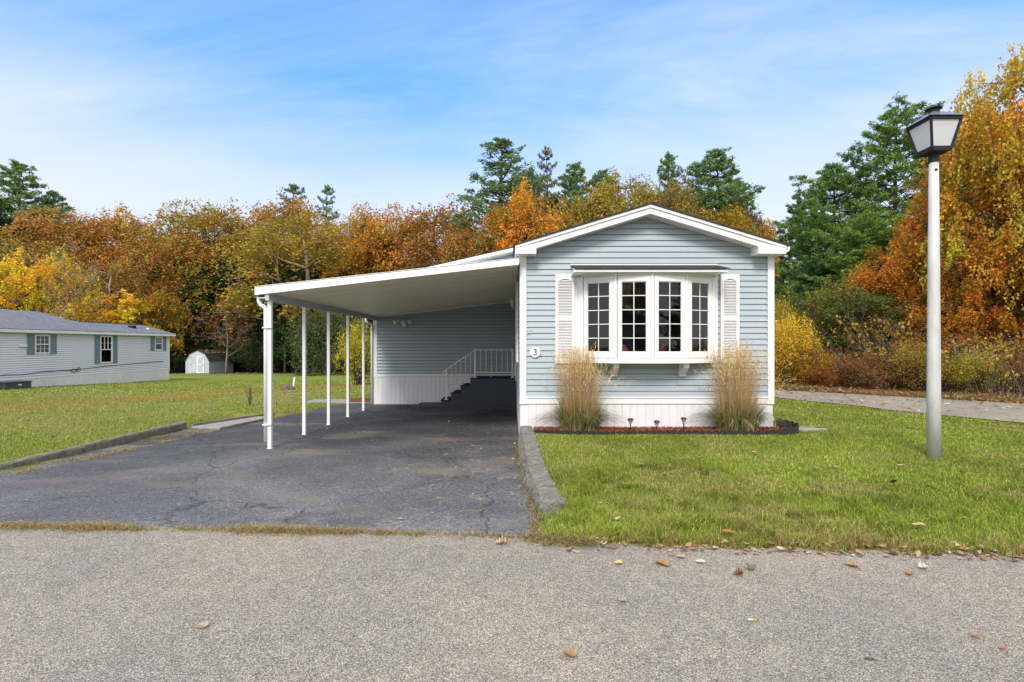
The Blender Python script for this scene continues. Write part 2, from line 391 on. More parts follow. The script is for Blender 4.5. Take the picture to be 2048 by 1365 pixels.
def zg(X,Y):
    a=z_left(X,Y); b=z_lawn(X,Y)-.09; t=sstep(X,-4.,1.5); z=a*(1-t)+b*t
    z=z+.04*(vnoise(X*.5,Y*.5)-.5)*(Y>8)*(X<-7.2)
    ins=(Y<16.1)&(X>drive_l(Y)+.0)&(X<2); ins=ins|((Y<13.2)&(X>-7.13)&(X<0)&(Y>5.5)); z=np.where(ins,np.minimum(z,z_drive(X,Y)-.045),z)
    z=np.where((Y<road_edge(X)+.15),np.minimum(z,-.06),z)
    return z
grid(xs,ys,zg,'ground',M['ground'],'structure')
# road
rx=np.concatenate([np.arange(-200,-20,12),np.arange(-20,20.1,.25),np.arange(24,201,12)])
def roadrow(t):
    return [(float(x), float(-8+( (road_edge(x)+.035*math.sin(x*5.1)+.03*math.sin(x*13.7+1)+.09)+8)*t)) for x in rx]
rows([roadrow(t) for t in np.linspace(0,1,26)],'road',M['road'],lambda x,y:0.006+ .012*(vnoise(x*.4,y*.4)-.5)*(y<4))
# driveway
dr=[]
for Y in np.concatenate([np.linspace(4.2,6,12),np.linspace(6.3,16.3,34)]):
    l=float(drive_l(Y))+.05*math.sin(Y*6)+.03*math.sin(Y*15); r=float(drive_r(Y)); dr.append([(l+(r-l)*u,float(Y)) for u in np.linspace(0,1,30)])
def zdr(x,y):
    e=float(road_edge(x)); base=float(z_drive(x,y))
    if y<e-.02: return -.03
    return base+.012*(float(vnoise(x*.7,y*.7))-.5)
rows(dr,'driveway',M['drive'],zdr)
# right lawn
lx=np.concatenate([np.linspace(0,1,6),np.arange(1.3,14,.3),np.arange(14,60,2)])
lr=[]
for t in np.concatenate([np.linspace(0,.1,18),np.linspace(.11,.3,22),np.linspace(.33,1,24)]):
    r=[]
    for x in lx:
        y0=float(road_edge(x))-.02; y=y0+(70-y0)*t; xl=x if x>1 else float(interp(y,[4.2,5.1,7,8.9,9.2],[.36,.5,.36,.3,.2]))*(1-x)+1*x
        r.append((xl,y))
    lr.append(r)
rows(lr,'lawn',M['lawn'],lambda x,y: float(z_lawn(x,y)))
# path beyond lawn
near=[(14,1.0),(11.5,5.6),(9.5,9.5),(7.2,14),(4,20.2),(2,26)]; far=[(26,0),(20,5),(12.5,12.5),(8.5,16.5),(5.5,21.5),(4,27)]
pr=[]
for k in range(len(near)-1):
    for t in np.linspace(0,1,8)[:-1]:
        a=[near[k][i]*(1-t)+near[k+1][i]*t for i in (0,1)]; b_=[far[k][i]*(1-t)+far[k+1][i]*t for i in (0,1)]
        w=.12*math.sin(k*7+t*9); pr.append([((a[0]+w)+(b_[0]-a[0]-w)*u,a[1]+(b_[1]-a[1])*u) for u in np.linspace(0,1,10)])
rows(pr,'path',M['path'],lambda x,y: float(z_lawn(x,y))+.018)
tag(obj('walkway',MB().box(-6.6,-4.3,16.25,17.2,-.28,-.12),M['slab'],bevel=.01),kind='structure')

# ------------------------------------------------------------------ siding helper
def siding(mb,o,d,L,z0,z1,c=.1016,out=.021,left=None,right=None,hole=None,g=.010):
    """lap courses on a vertical wall: origin o(x,y), unit dir d, outward normal = (d.y,-d.x)"""
    n=(d[1],-d[0]); k=0; z=z0
    def P(s,h,e): return (o[0]+d[0]*s+n[0]*e, o[1]+d[1]*s+n[1]*e, h)
    while z<z1-1e-4:
        zt=min(z+c,z1); segs=[]
        la=left(z) if left else 0; lb=left(zt) if left else 0; ra=right(z) if right else L; rb=right(zt) if right else L
        if ra-la<.01: break
        if rb<lb: lb=rb=(lb+rb)/2
        zm=(z+zt)/2
        if hole and hole[2]<zm<hole[3]: segs=[(la,lb,hole[0],hole[0]),(hole[1],hole[1],ra,rb)]
        else: segs=[(la,lb,ra,rb)]
        for a0,a1,b0,b1 in segs:
            zk=z+(zt-z)*.82
            zg_=zt-g; mb.quad(P(a0,z,out),P(b0,z,out),P(b1,zg_,.004),P(a1,zg_,.004)); mb.quad(P(a0,z,-.02),P(b0,z,-.02),P(b0,z,out),P(a0,z,out))
            mb.quad(P(a1,zg_,.004),P(b1,zg_,.004),P(b1,zg_,-.02),P(a1,zg_,-.02)); mb.quad(P(a1,zg_,-.0195),P(b1,zg_,-.0195),P(b1,zt,-.0195),P(a1,zt,-.0195))
        z=zt
# ------------------------------------------------------------------ main mobile home
GB=.20
home=thing('mobile_home','pale blue vinyl-sided mobile home with white bow window and gable end facing the road','mobile home',(2.38,9,GB))
PEAK=(2.37,3.935); EAVE_S=.298
def roofz(X): return PEAK[1]-EAVE_S*abs(X-PEAK[0])
Lx0,Lx1=.27,4.49
w=MB(); hole=(1.33-Lx0,3.42-Lx0,1.50,2.82)
siding(w,(Lx0,9.0),(1,0),Lx1-Lx0,.79,3.94,left=lambda z: max(0,PEAK[0]-(PEAK[1]-z)/EAVE_S-Lx0), right=lambda z: min(Lx1-Lx0,PEAK[0]+(PEAK[1]-z)/EAVE_S-Lx0),hole=hole)
# backing behind the courses
w.quad((.2,9.024,.79),(1.33,9.024,.79),(1.33,9.024,3.3),(.2,9.024,3.3)); w.quad((3.42,9.024,.79),(4.55,9.024,.79),(4.55,9.024,3.3),(3.42,9.024,3.3))
w.quad((1.33,9.024,.79),(3.42,9.024,.79),(3.42,9.024,1.5),(1.33,9.024,1.5)); w.quad((1.33,9.024,2.82),(3.42,9.024,2.82),(3.42,9.024,3.6),(1.33,9.024,3.6))
obj('front_wall',w,M['siding'],home,fixn=False)
w=MB(); siding(w,(.16,15.88),(0,-1),15.88-9.11,.72,3.27)
siding(w,(4.60,9.11),(0,1),18,.79,3.27); w.quad((.16,27.1,.2),(4.6,27.1,.2),(4.6,27.1,3.9),(.16,27.1,3.9))
obj('side_wall',w,M['siding'],home,fixn=False)
for (x,k) in ((.96,6),(2.25,2),(1.75,1),(3.1,25),(1.55,25),(2.6,27),(3.9,8),(.62,14)):
    z=.79+k*.1016; obj('siding_seam',MB().box(x,x+.003,8.983,8.99,z+.004,z+.1),M['siding_seam'],home)
for x0,x1 in ((.155,.27),(4.49,4.605)):
    cb=MB().box(x0,x1,8.965,8.985,.66,3.26)
    s=x0 if x0<1 else x1
    if x0<1: cb.box(x0-.004,x0+.02,8.9855,9.11,.66,3.26)
    else: cb.box(x1-.02,x1+.004,8.9855,9.11,.66,3.26)
    obj('corner_board',cb,M['white'],home,bevel=.003)
obj('belt_board',MB().box(.27,4.49,8.97,9.0,.665,.79).box(.27,4.49,8.955,8.97,.765,.788),M['white'],home,bevel=.003)
def skirting(mb,gr,o,d,L,z0,z1,sp=.137):
    n=(d[1],-d[0]); P=lambda s,h,e:(o[0]+d[0]*s+n[0]*e,o[1]+d[1]*s+n[1]*e,h)
    s=0
    while s<L:
        e=min(s+sp,L)
        za=z0(s) if callable(z0) else z0; zb=z0(e) if callable(z0) else z0
        a,b_=s+.006,e-.006
        mb.quad(P(a,za,.010),P(b_,zb,.010),P(b_,z1,.010),P(a,z1,.010)); mb.quad(P(s,za,0),P(a,za,.01),P(a,z1,.01),P(s,z1,0)); mb.quad(P(b_,zb,.01),P(e,zb,0),P(e,z1,0),P(b_,z1,.01))
        m=(s+e)/2
        s=e
sk=MB(); skirting(sk,None,(.17,9.0),(1,0),4.42,.1,.664); skirting(sk,None,(.17,15.88),(0,-1),6.88,-.25,.70); skirting(sk,None,(4.585,9),(0,1),18,.1,.70)
obj('skirting',sk,M['skirt'],home,fixn=False)
obj('skirting_vent',MB().box(4.60,4.66,9.1,9.28,.36,.42).box(4.60,4.64,9.12,9.26,.42,.46),M['white'],home)
obj('meter_bracket',MB().box(.10,.155,14.3,14.6,.85,1.12),M['white2'],home,bevel=.01)
# roof
rf=MB()
for sgn in (-1,1):
    xe=PEAK[0]+sgn*2.335; ze=4.095-.302*2.335
    rf.prism([(PEAK[0],4.085),(PEAK[0],4.112),(xe,ze+.012),(xe,ze-.012)],'y',8.68,27.3)
obj('roof',rf,M['shingle'],home)
fa=MB()
for sgn in (-1,1):
    xe=PEAK[0]+sgn*2.30; ze=4.082-.302*2.30
    fa.prism([(PEAK[0],4.082),(PEAK[0],3.93),(xe,ze-.155),(xe,ze)],'y',8.72,8.745)
    fa.prism([(PEAK[0],4.083),(PEAK[0],4.03),(xe,ze-.05),(xe,ze+.001)],'y',8.697,8.72)
    # eave return
    x0,x1=(xe,xe+.36) if sgn<0 else (xe-.47,xe)
    fa.box(x0,x1,8.704,8.99,3.245,3.262); fa.box(x0,x1,8.706,8.7195,3.262,3.40 if sgn<0 else 3.385)
    xi=x1-.012 if sgn<0 else x0
    fa.box(xi,xi+.012,8.7205,8.99,3.262,3.40)
    fa.box(min(xe,xe-sgn*.02),max(xe,xe-sgn*.02),8.7455,27.2,ze-.14,ze-.002)
obj('rake_fascia',fa,M['white'],home,bevel=.002)
so=MB()
for sgn in (-1,1):
    xe=PEAK[0]+sgn*2.28
    so.quad((PEAK[0],8.745,3.932),(xe,8.745,3.932-EAVE_S*2.28),(xe,9.0,3.932-EAVE_S*2.28),(PEAK[0],9.0,3.932))
    for k in range(1,26):
        x=PEAK[0]+sgn*k*.085; z=3.931-EAVE_S*k*.085; so.box(x,x+.006,8.75,8.98,z-.005,z)
obj('soffit',so,M['soffit'],home,fixn=False)
g=MB(); g.prism([(4.66,3.37),(4.76,3.37),(4.745,3.31),(4.70,3.275),(4.66,3.275)],'y',8.74,27.2)
obj('gutter',g,M['white'],home)
# --- bow window
bow=MB(); PL=[(1.20,8.99),(1.232,8.90),(1.762,8.655),(2.366,8.575),(2.97,8.655),(3.50,8.90),(3.535,8.99)]
def inset(t): return [(x,y+t) for x,y in PL]
bow.prism([(1.16,8.99)]+[(x,y-.03) for x,y in PL[1:-1]]+[(3.575,8.99)],'z',1.385,1.43)
bow.prism([(1.18,8.99)]+[(x,y-.012) for x,y in PL[1:-1]]+[(3.555,8.99)],'z',1.4305,1.47)
bow.prism([(1.18,8.99)]+[(x,y-.012) for x,y in PL[1:-1]]+[(3.555,8.99)],'z',2.87,2.905)
for x,y in PL[1:-1]: bow.tube([(x,y+.02,1.47),(x,y+.02,2.87)],.036,8)
bow.box(1.175,1.235,8.90,8.985,1.47,2.87); bow.box(3.50,3.56,8.90,8.985,1.47,2.87)
bow.box(1.12,1.18,8.955,8.984,1.39,2.91); bow.box(3.555,3.615,8.955,8.984,1.39,2.91)
bw=obj('bow_window',bow,M['white'],home,bevel=.004)
for k in range(1,5):
    a=Vector((*PL[k],0)); b_=Vector((*PL[k+1],0)); d=(b_-a).normalized(); n=Vector((d.y,-d.x,0)); L=(b_-a).length
    def lbox(mb,s0,s1,z0,z1,e0,e1):
        v=[]
        for z in (z0,z1):
            for s,e in ((s0,e0),(s1,e0),(s1,e1),(s0,e1)):
                p=a+d*s+n*e; v.append((p.x,p.y,z))
        i=len(mb.v); mb.v+=v
        for q in ((0,3,2,1),(4,5,6,7),(0,1,5,4),(1,2,6,5),(2,3,7,6),(3,0,4,7)): mb.f.append(tuple(i+j for j in q))
    sash=MB(); m0=.035; fw=.062; zb,zt=1.475,2.865; gb,gt=1.575,2.765
    lbox(sash,m0,m0+fw,zb,zt,-.03,.012); lbox(sash,L-m0-fw,L-m0,zb,zt,-.03,.012)
    lbox(sash,m0+fw,L-m0-fw,zb,gb,-.03,.0119); lbox(sash,m0+fw,L-m0-fw,gt,zt,-.03,.0119)
    # inner bead
    i0=m0+fw; i1=L-m0-fw; bd=.012
    lbox(sash,i0,i0+bd,gb,gt,-.02,.002); lbox(sash,i1-bd,i1,gb,gt,-.02,.002); lbox(sash,i0+bd,i1-bd,gb,gb+bd,-.02,.0018); lbox(sash,i0+bd,i1-bd,gt-bd,gt,-.02,.0018)
    so_=obj('sash',sash,M['white'],bw,bevel=.002)
    gl=MB(); e=-.008; q=[a+d*i0+n*e,a+d*i1+n*e]; gl.quad((q[0].x,q[0].y,gb),(q[1].x,q[1].y,gb),(q[1].x,q[1].y,gt),(q[0].x,q[0].y,gt))
    obj('pane',gl,M['glass'],bw,fixn=False)
    mu=MB(); mid=(i0+i1)/2; lbox(mu,mid-.007,mid+.007,gb+bd,gt-bd,-.0075,-.002)
    for r in range(1,5):
        z=gb+(gt-gb)*r/5; lbox(mu,i0+bd,mid-.007,z-.0065,z+.0065,-.0074,-.0025); lbox(mu,mid+.007,i1-bd,z-.0065,z+.0065,-.0074,-.0025)
    obj('muntin',mu,M['white'],bw)
cn=MB(); cn.prism([(8.50,2.905),(8.50,2.95),(8.99,3.06),(8.99,2.905)],'x',1.075,3.60)
obj('window_canopy',cn,M['white'],bw,bevel=.004)
sh=MB(); sh.prism([(8.475,2.955),(8.475,2.968),(8.986,3.088),(8.986,3.066)],'x',1.05,3.63)
obj('canopy_shingles',sh,M['shingle'],bw)
obj('canopy_flashing',MB().box(1.04,3.60,8.96,8.985,3.09,3.112).box(1.045,1.07,8.49,8.955,2.90,2.952),M['white'],bw)
for x in (1.75,2.94):
    br=MB(); br.prism([(8.70,1.384),(8.98,1.384),(8.98,1.165),(8.93,1.165),(8.72,1.31)],'x',x,x+.09); br.box(x-.012,x+.102,8.92,8.984,1.15,1.384)
    obj('window_bracket',br,M['white'],bw,bevel=.003)
# shutters
for x0,x1 in ((.775,1.115),(3.66,3.985)):
    s=MB(); z0,z1,zm=1.375,2.925,2.165; y0,y1=8.945,8.983
    s.box(x0,x0+.052,y0,y1,z0,z1); s.box(x1-.052,x1,y0,y1,z0,z1)
    xa,xb=x0+.052,x1-.052
    s.box(xa,xb,y0,y1,z0,z0+.08); s.box(xa,xb,y0,y1,zm-.045,zm+.045); s.box(xa,xb,y0,y1,z1-.075,z1)
    arch=[(xa,z1-.075)]+[(xa+(xb-xa)*t,z1-.115+.04*math.sin(math.pi*t)) for t in np.linspace(0,1,9)]+[(xb,z1-.075)]
    s.prism(arch,'y',y0+.001,y0+.02); s.box(xa,xb,y1-.004,y1,z0+.08,z1-.08)
    for lo,hi in ((z0+.085,zm-.05),(zm+.05,z1-.09)):
        z=lo
        while z<hi-.02:
            s.quad((xa,y0+.002,z),(xb,y0+.002,z),(xb,y0+.022,z+.017),(xa,y0+.022,z+.017)); s.quad((xa,y0+.002,z),(xa,y0+.024,z+.001),(xb,y0+.024,z+.001),(xb,y0+.002,z)); z+=.0272
    for px_ in (x0+.016,x1-.016):
        for pz in (z0+.06,zm,z1-.05): s.box(px_-.005,px_+.005,y0-.003,y0,pz-.005,pz+.005)
    obj('shutter',s,M['white'],home)
# number plaque
cx,cz=.422,1.568; oc=[(cx+.098*math.cos(math.pi/8+i*math.pi/4),cz+.098*math.sin(math.pi/8+i*math.pi/4)) for i in range(8)]
pl=obj('number_plaque',MB().prism(oc,'y',8.955,8.975),M['white'],home,bevel=.004)
def text_mesh(txt,size,loc,name,mat,parent,ext=.002):
    cu=bpy.data.curves.new(name,'FONT'); cu.body=txt; cu.size=size; cu.align_x='CENTER'; cu.align_y='CENTER'; cu.extrude=ext
    t=bpy.data.objects.new('tmp',cu); COL.objects.link(t); bpy.context.view_layer.update()
    me=bpy.data.meshes.new_from_object(t.evaluated_get(bpy.context.evaluated_depsgraph_get())); bpy.data.objects.remove(t)
    off=top(parent).location
    for v in me.vertices:
        x,y,z=v.co; v.co=(x+loc[0]-off[0],loc[1]-z-off[1],y+loc[2]-off[2])
    me.materials.clear(); me.materials.append(mat); o=bpy.data.objects.new(name,me); COL.objects.link(o); o.parent=parent; return o
text_mesh('3',.165,(cx,8.952,cz-.002),'numeral',M['number'],pl)
# small butterfly ornament
bf=MB()
for sx in (-1,1):
    bf.prism([(.312+sx*.006,1.935),(.312+sx*.042,1.985),(.312+sx*.044,1.945),(.312+sx*.030,1.932),(.312+sx*.040,1.905),(.312+sx*.030,1.882),(.312+sx*.006,1.915)],'y',8.962,8.970)
bfo=obj('butterfly_ornament',bf,M['white'],home)
for sx in (-1,1):
    b2=MB()
    b2.prism([(.312+sx*.014,1.938),(.312+sx*.034,1.966),(.312+sx*.036,1.948),(.312+sx*.020,1.932)],'y',8.958,8.9615); b2.prism([(.312+sx*.012,1.926),(.312+sx*.030,1.914),(.312+sx*.024,1.895)],'y',8.958,8.9615)
    obj('wing_marking',b2,M['grey_box'],bfo)
# addition behind the carport
YW=15.88; XA0,XA1=-4.25,.155
aw=MB(); siding(aw,(XA0+.11,YW),(1,0),XA1-XA0-.11,.72,4.55,left=lambda z: max(0,(z-3.62)/.24-.11), hole=None, g=.024, out=.03)
aw.quad((XA0,YW,-.3),(XA0,YW,3.6),(XA0,22,3.6),(XA0,22,-.3))
aw.quad((XA0+.02,YW+.024,.7),(XA1,YW+.024,.7),(XA1,YW+.024,4.6),(XA0+.02,YW+.024,3.5)); obj('rear_wall',aw,M['siding'],home,fixn=False)
for k in range(6):
    vs=MB().box(-2.45+.38*k,-2.446+.38*k,YW-.016,YW-.012,2.05-.2032*k,2.05-.2032*k+.2); obj('wall_seam',vs,M['siding_seam'],home)
obj('rear_corner_board',MB().box(XA0-.01,XA0+.11,YW-.03,YW-.005,.68,2.66).box(XA0-.01,XA0+.01,YW-.0045,YW+.1,.68,2.66),M['white'],home)
obj('rear_belt_board',MB().box(XA0+.11,XA1,YW-.025,YW-.002,.69,.80),M['white'],home)
ask=MB(); skirting(ask,None,(XA0,YW-.004),(1,0),XA1-XA0,-.2,.688); obj('rear_skirting',ask,M['skirt'],home,fixn=False)
ar=MB(); ar.prism([(XA0-.25,3.60),(.3,4.69),(.3,4.73),(XA0-.25,3.64)],'y',YW-.32,22.2); ar.prism([(.3,4.69),(2.3,4.1),(2.3,4.14),(.3,4.73)],'y',YW-.32,22.2)
obj('rear_roof',ar,M['shingle'],home)
ar=MB(); ar.prism([(XA0-.25,3.50),(.3,4.59),(.3,4.688),(XA0-.25,3.598)],'y',YW-.34,YW-.30)
ar.prism([(XA0-.25,3.47),(.3,4.56),(.3,4.588),(XA0-.25,3.498)],'y',YW-.30,YW); obj('rear_rake_fascia',ar,M['white'],home)
# side window, door, lantern, flood light
sw=MB(); sw.box(.105,.158,10.3,10.4,1.35,2.98); sw.box(.105,.158,11.3,11.4,1.35,2.98); sw.box(.105,.158,10.4,11.3,2.9,2.98); sw.box(.105,.158,10.4,11.3,1.35,1.43)
swo=obj('side_window',sw,M['white'],home); obj('side_pane',MB().quad((.13,10.4,1.43),(.13,11.3,1.43),(.13,11.3,2.9),(.13,10.4,2.9)),M['glass'],swo)
dm=MB(); dm.box(.115,.158,13.55,13.65,.75,2.9); dm.box(.115,.158,14.55,14.65,.75,2.9); dm.box(.115,.158,13.65,14.55,2.82,2.9)
df=obj('entry_door',dm,M['white'],home); obj('door_leaf',MB().box(.128,.158,13.65,14.55,.76,2.82),M['door'],df); obj('door_handle',MB().tube([(.128,13.75,1.7),(.07,13.75,1.7),(.07,13.75,1.5)],.012,6),M['dark_metal'],df)
ln=MB(); c=(.03,12.9,2.72); ln.box(.10,.158,12.86,12.94,2.62,2.78); ln.tube([(.10,12.9,2.66),(.03,12.9,2.60),(.03,12.9,2.66)],.008,6)
ln.lathe(c,[(.03,-.06),(.06,.08),(.075,.085),(.02,.16),(.008,.20)],6)
obj('wall_lantern',ln,M['white2'],home)
fl=MB(); fx,fz=-3.30,2.40
fl.lathe((fx,YW-.06,fz-.05),[(.055,0),(.06,.05),(.055,.1)],10); fl.box(fx-.05,fx+.05,YW-.09,YW-.014,fz-.14,fz-.06)
for dx,tx in ((-.16,-.25),(.16,.2),(0,.02)):
    a=Vector((fx+dx*.45,YW-.09,fz+.01)); b_=Vector((fx+dx,YW-.18,fz+(.01 if dx else -.0)+.02)); e=b_+Vector((tx*.35,-.08,-.05))
    fl.tube([a,b_],.018,6); fl.tube([b_,b_+(e-b_)*.4,e],[.03,.045,.062],10)
obj('flood_light',fl,M['white2'],home,smooth=False)
# room behind the window
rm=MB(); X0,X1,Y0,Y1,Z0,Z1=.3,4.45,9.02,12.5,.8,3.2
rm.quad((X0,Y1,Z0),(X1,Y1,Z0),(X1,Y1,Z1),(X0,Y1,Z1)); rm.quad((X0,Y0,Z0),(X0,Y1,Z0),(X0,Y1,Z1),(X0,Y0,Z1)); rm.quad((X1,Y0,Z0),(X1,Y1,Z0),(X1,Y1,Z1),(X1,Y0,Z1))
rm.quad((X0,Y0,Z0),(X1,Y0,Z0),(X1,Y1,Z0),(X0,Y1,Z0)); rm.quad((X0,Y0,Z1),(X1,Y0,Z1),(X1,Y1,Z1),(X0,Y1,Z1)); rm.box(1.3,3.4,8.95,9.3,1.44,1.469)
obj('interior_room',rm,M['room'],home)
for x,s,lab in ((1.98,1.0,'reddish rounded pot behind the second window sash from the left'),(2.66,.9,'reddish rounded pot behind the third window sash from the left')):
    v=MB(); v.lathe((x,9.05,1.4695),[(.05,0),(.085*s,.05),(.10*s,.12),(.07*s,.19),(.045,.21),(.055,.23)],14)
    tag(obj('flower_pot',v,M['red_vase'],smooth=True),lab,'pot','pots on the window seat')
v=MB()
for k in range(14):
    a=random.random()*6.28; r=.05*random.random(); v.lathe((2.30-.12+r*math.cos(a)+.02,8.92+r*math.sin(a),1.53+.05*random.random()),[(.005,-.02),(.022,0),(.012,.018)],6)
bq=thing('flower_bouquet','small pale yellow bouquet inside the second window sash','flowers',(2.2,8.92,1.4695)); obj('petals',v,M['yellow_flower'],bq)
obj('vase',MB().lathe((2.2,8.92,1.4695),[(.03,0),(.035,.03),(.025,.07)],10),M['white'],bq)

# ------------------------------------------------------------------ carport
cp=thing('carport','white metal lean-to carport on five thin posts beside the blue home','carport',(-2,12,-.12))
XL,XR=-4.38,.13; ZL,ZR=2.56,3.075; YF,YB=8.76,15.84
sl=(ZR-ZL)/(XR-XL)
rz_=lambda x: ZL+sl*(x-XL)
def ceilmat():
    m,nt,b=newmat('carport_roof_pan'); N=NB(nt); p=N.pos(); f=N.noise(N.map(p,(.2,1,1)),2,5,.6)
    N.l(N.ramp(f,[(.3,(.78,.70,.54)),(.7,(.83,.76,.60))]),b.inputs['Base Color']); b.inputs['Roughness'].default_value=.45; return m
M['ceil']=ceilmat()
pan=MB(); y=YF+.03
while y<YB-.01:
    y2=min(y+.61,YB); a=y+.052; b_=y2-.004
    for (p0,z0,p1,z1) in ((y,.07,y+.05,.07),(y+.05,.07,a,.0),(a,0,(a+b_)/2-.012,0),((a+b_)/2-.012,0,(a+b_)/2,.012),((a+b_)/2,.012,(a+b_)/2+.012,0),((a+b_)/2+.012,0,b_,0),(b_,0,y2,.07)):
        pan.quad((XL+.02,p0,rz_(XL)+z0),(XR,p0,rz_(XR)+z0),(XR,p1,rz_(XR)+z1),(XL+.02,p1,rz_(XL)+z1))
    y=y2
obj('roof_panel',pan,M['ceil'],cp,fixn=False)
obj('roof_top',MB().prism([(XL+.02,ZL+.09),(XR,ZR+.075),(XR,ZR+.085),(XL+.02,ZL+.10)],'y',YF+.03,YB),M['white2'],cp)
fs=MB(); fs.prism([(XL,ZL-.012),(XR+.01,ZR-.005),(XR+.01,ZR+.112),(XL,ZL+.135)],'y',YF,YF+.025); fs.box(XL,XL+.015,YF+.0255,YB,ZL-.012,ZL+.13)
fs.prism([(XL+.002,ZL+.128),(XR+.008,ZR+.106),(XR+.008,ZR+.114),(XL+.002,ZL+.137)],'y',YF-.012,YF-.0005)
obj('fascia',fs,M['white'],cp,bevel=.002)
obj('ledger_strip',MB().prism([(XA0+.11,rz_(XA0+.11)-.045),(.12,rz_(.12)-.045),(.12,rz_(.12)-.005),(XA0+.11,rz_(XA0+.11)-.005)],'y',YB-.01,YB+.015),M['white'],cp)
M['beam']=plain('grey_beam',(.42,.45,.47),.5,.04)
obj('side_beam',MB().box(-4.21,-4.15,YF+.03,YB,2.46,2.585),M['beam'],cp)
obj('edge_gutter',MB().box(XL+.016,-4.215,YF+.05,YB,2.50,2.515).box(XL+.016,XL+.03,YF+.05,YB,2.515,2.56).box(-4.232,-4.216,YF+.05,YB,2.515,2.56),M['white'],cp)
for i in range(5):
    Y=9.0+i*1.3875; gz=float(z_drive(0,Y))-.01
    p=MB(); hw=.032; p.box(-4.215,-4.215+.064,Y-hw-(.09 if i==0 else 0),Y+hw-(.09 if i==0 else 0),gz,2.575 if i==0 else 2.462)
    for z in (2.40,2.46,2.25): p.box(-4.19,-4.18,Y-hw-.004-(.09 if i==0 else 0),Y-hw-(.09 if i==0 else 0),z-.006,z+.006)
    p.box(-4.225,-4.141,Y-hw-.02-(.09 if i==0 else 0),Y+hw+.02-(.09 if i==0 else 0),gz,gz+.018)
    po=obj('post',p,M['white'],cp,bevel=.004)
def downspout(Y,zb,x1):
    m=MB(); m.beam((XL+.07,Y,2.50),(XL+.07,Y,2.40),.075,.06,(0,1,0)); 
    return m
ds=MB(); pts=[(XL+.075,8.93,2.52),(XL+.075,8.93,2.42),(XL+.10,8.93,2.36),(XL+.20,8.93,2.33),(XL+.145+.0,8.93,2.33)]
ds.tube([(-4.31,8.91,2.53),(-4.31,8.91,2.43),(-4.285,8.91,2.375),(-4.22,8.91,2.345),(-4.262+.02,8.91,2.33),(-4.235,8.91,2.27),(-4.235,8.91,2.2)],.036,8)
ds=MB(); ds.tube([(-4.37,8.90,2.53),(-4.37,8.90,2.45),(-4.34,8.90,2.385),(-4.29,8.90,2.365),(-4.255,8.90,2.33),(-4.252,8.90,2.2),(-4.252,8.90,.02)],.038,8)
ds.box(-4.297,-4.15,8.855,8.94,1.98,2.005); ds.box(-4.297,-4.15,8.855,8.94,.30,.325)
obj('downspout',ds,M['white'],cp,smooth=True)
ds=MB(); ds.tube([(-4.40,15.5,2.52),(-4.40,15.5,2.43),(-4.36,15.5,2.39),(-4.30,15.6,2.36),(-4.275,15.78,2.33),(-4.29,15.83,2.2),(-4.29,15.83,-.1)],.04,8); obj('downspout',ds,M['white'],cp,smooth=True)

# ------------------------------------------------------------------ entry steps
st=thing('entry_steps','dark navy painted entry steps with a white metal railing under the carport','steps',(-1,15.3,-.16))
SY0,SY1=14.9,15.84
hs=[.10,.31,.52,.74]; xsb=[-2.02,-1.74,-1.46,-1.17,.14]
side=MB()
for k in range(4): side.box(xsb[k],xsb[k+1]-(0 if k==3 else 0),SY0,SY1,-.17,hs[k]-.03)
obj('step_body',side,M['navy'],st)
tr=MB()
for k in range(4):
    tr.box(xsb[k]-.03,xsb[k+1]-(.0 if k==3 else .032),SY0-.025,SY1,hs[k]-.0295,hs[k]); tr.box(xsb[k]-.006,xsb[k]-.001,SY0+.03,SY1,hs[k]-.19,hs[k]-.03)
obj('tread',tr,M['carpet'],st,bevel=.004)
obj('base_slab',MB().prism([(-2.78,SY1),(-2.78,15.1),(-2.66,14.83),(.14,14.83),(.14,SY1)],'z',-.19,-.07),M['navy'],st,bevel=.006)
rl=MB(); RY=SY0+.02
rl.beam((-1.07,RY,1.55),(.05,RY,1.55),.03,.025); rl.beam((-1.07,RY,.90),(.02,RY,.90),.022,.022)
rl.beam((-1.05,RY,1.55),(-1.93,RY,.95),.03,.025); rl.beam((-1.08,RY,.80),(-1.88,RY,.20),.022,.022)
rl.tube([(-1.93,RY,.95),(-1.98,RY,.91),(-1.985,RY,.86)],.014,6)
obj('railing',rl,M['white'],st)
for x,z0,z1 in ((-1.05,.742,1.59),(.04,.742,1.59),(-1.885,.102,1.0)):
    p=MB().box(x-.025,x+.025,RY-.0255,RY+.0245,z0,z1); p.box(x-.05,x+.05,RY-.045,RY+.05,z0,z0+.012); obj('railing_post',p,M['white'],st)
for k in range(6):
    x=-1.05+.165+.155*k; z0=.90 if k!=2 else .75
    obj('baluster',MB().box(x-.008,x+.008,RY-.008,RY+.008,z0,1.54),M['white'],st)
for k in range(5):
    x=-1.18-.14*k; t=(-1.05-x)/.88; obj('baluster',MB().box(x-.008,x+.008,RY-.008,RY+.008,.80-.75*(-1.08-x)+.01,1.54-.60*t),M['white'],st)

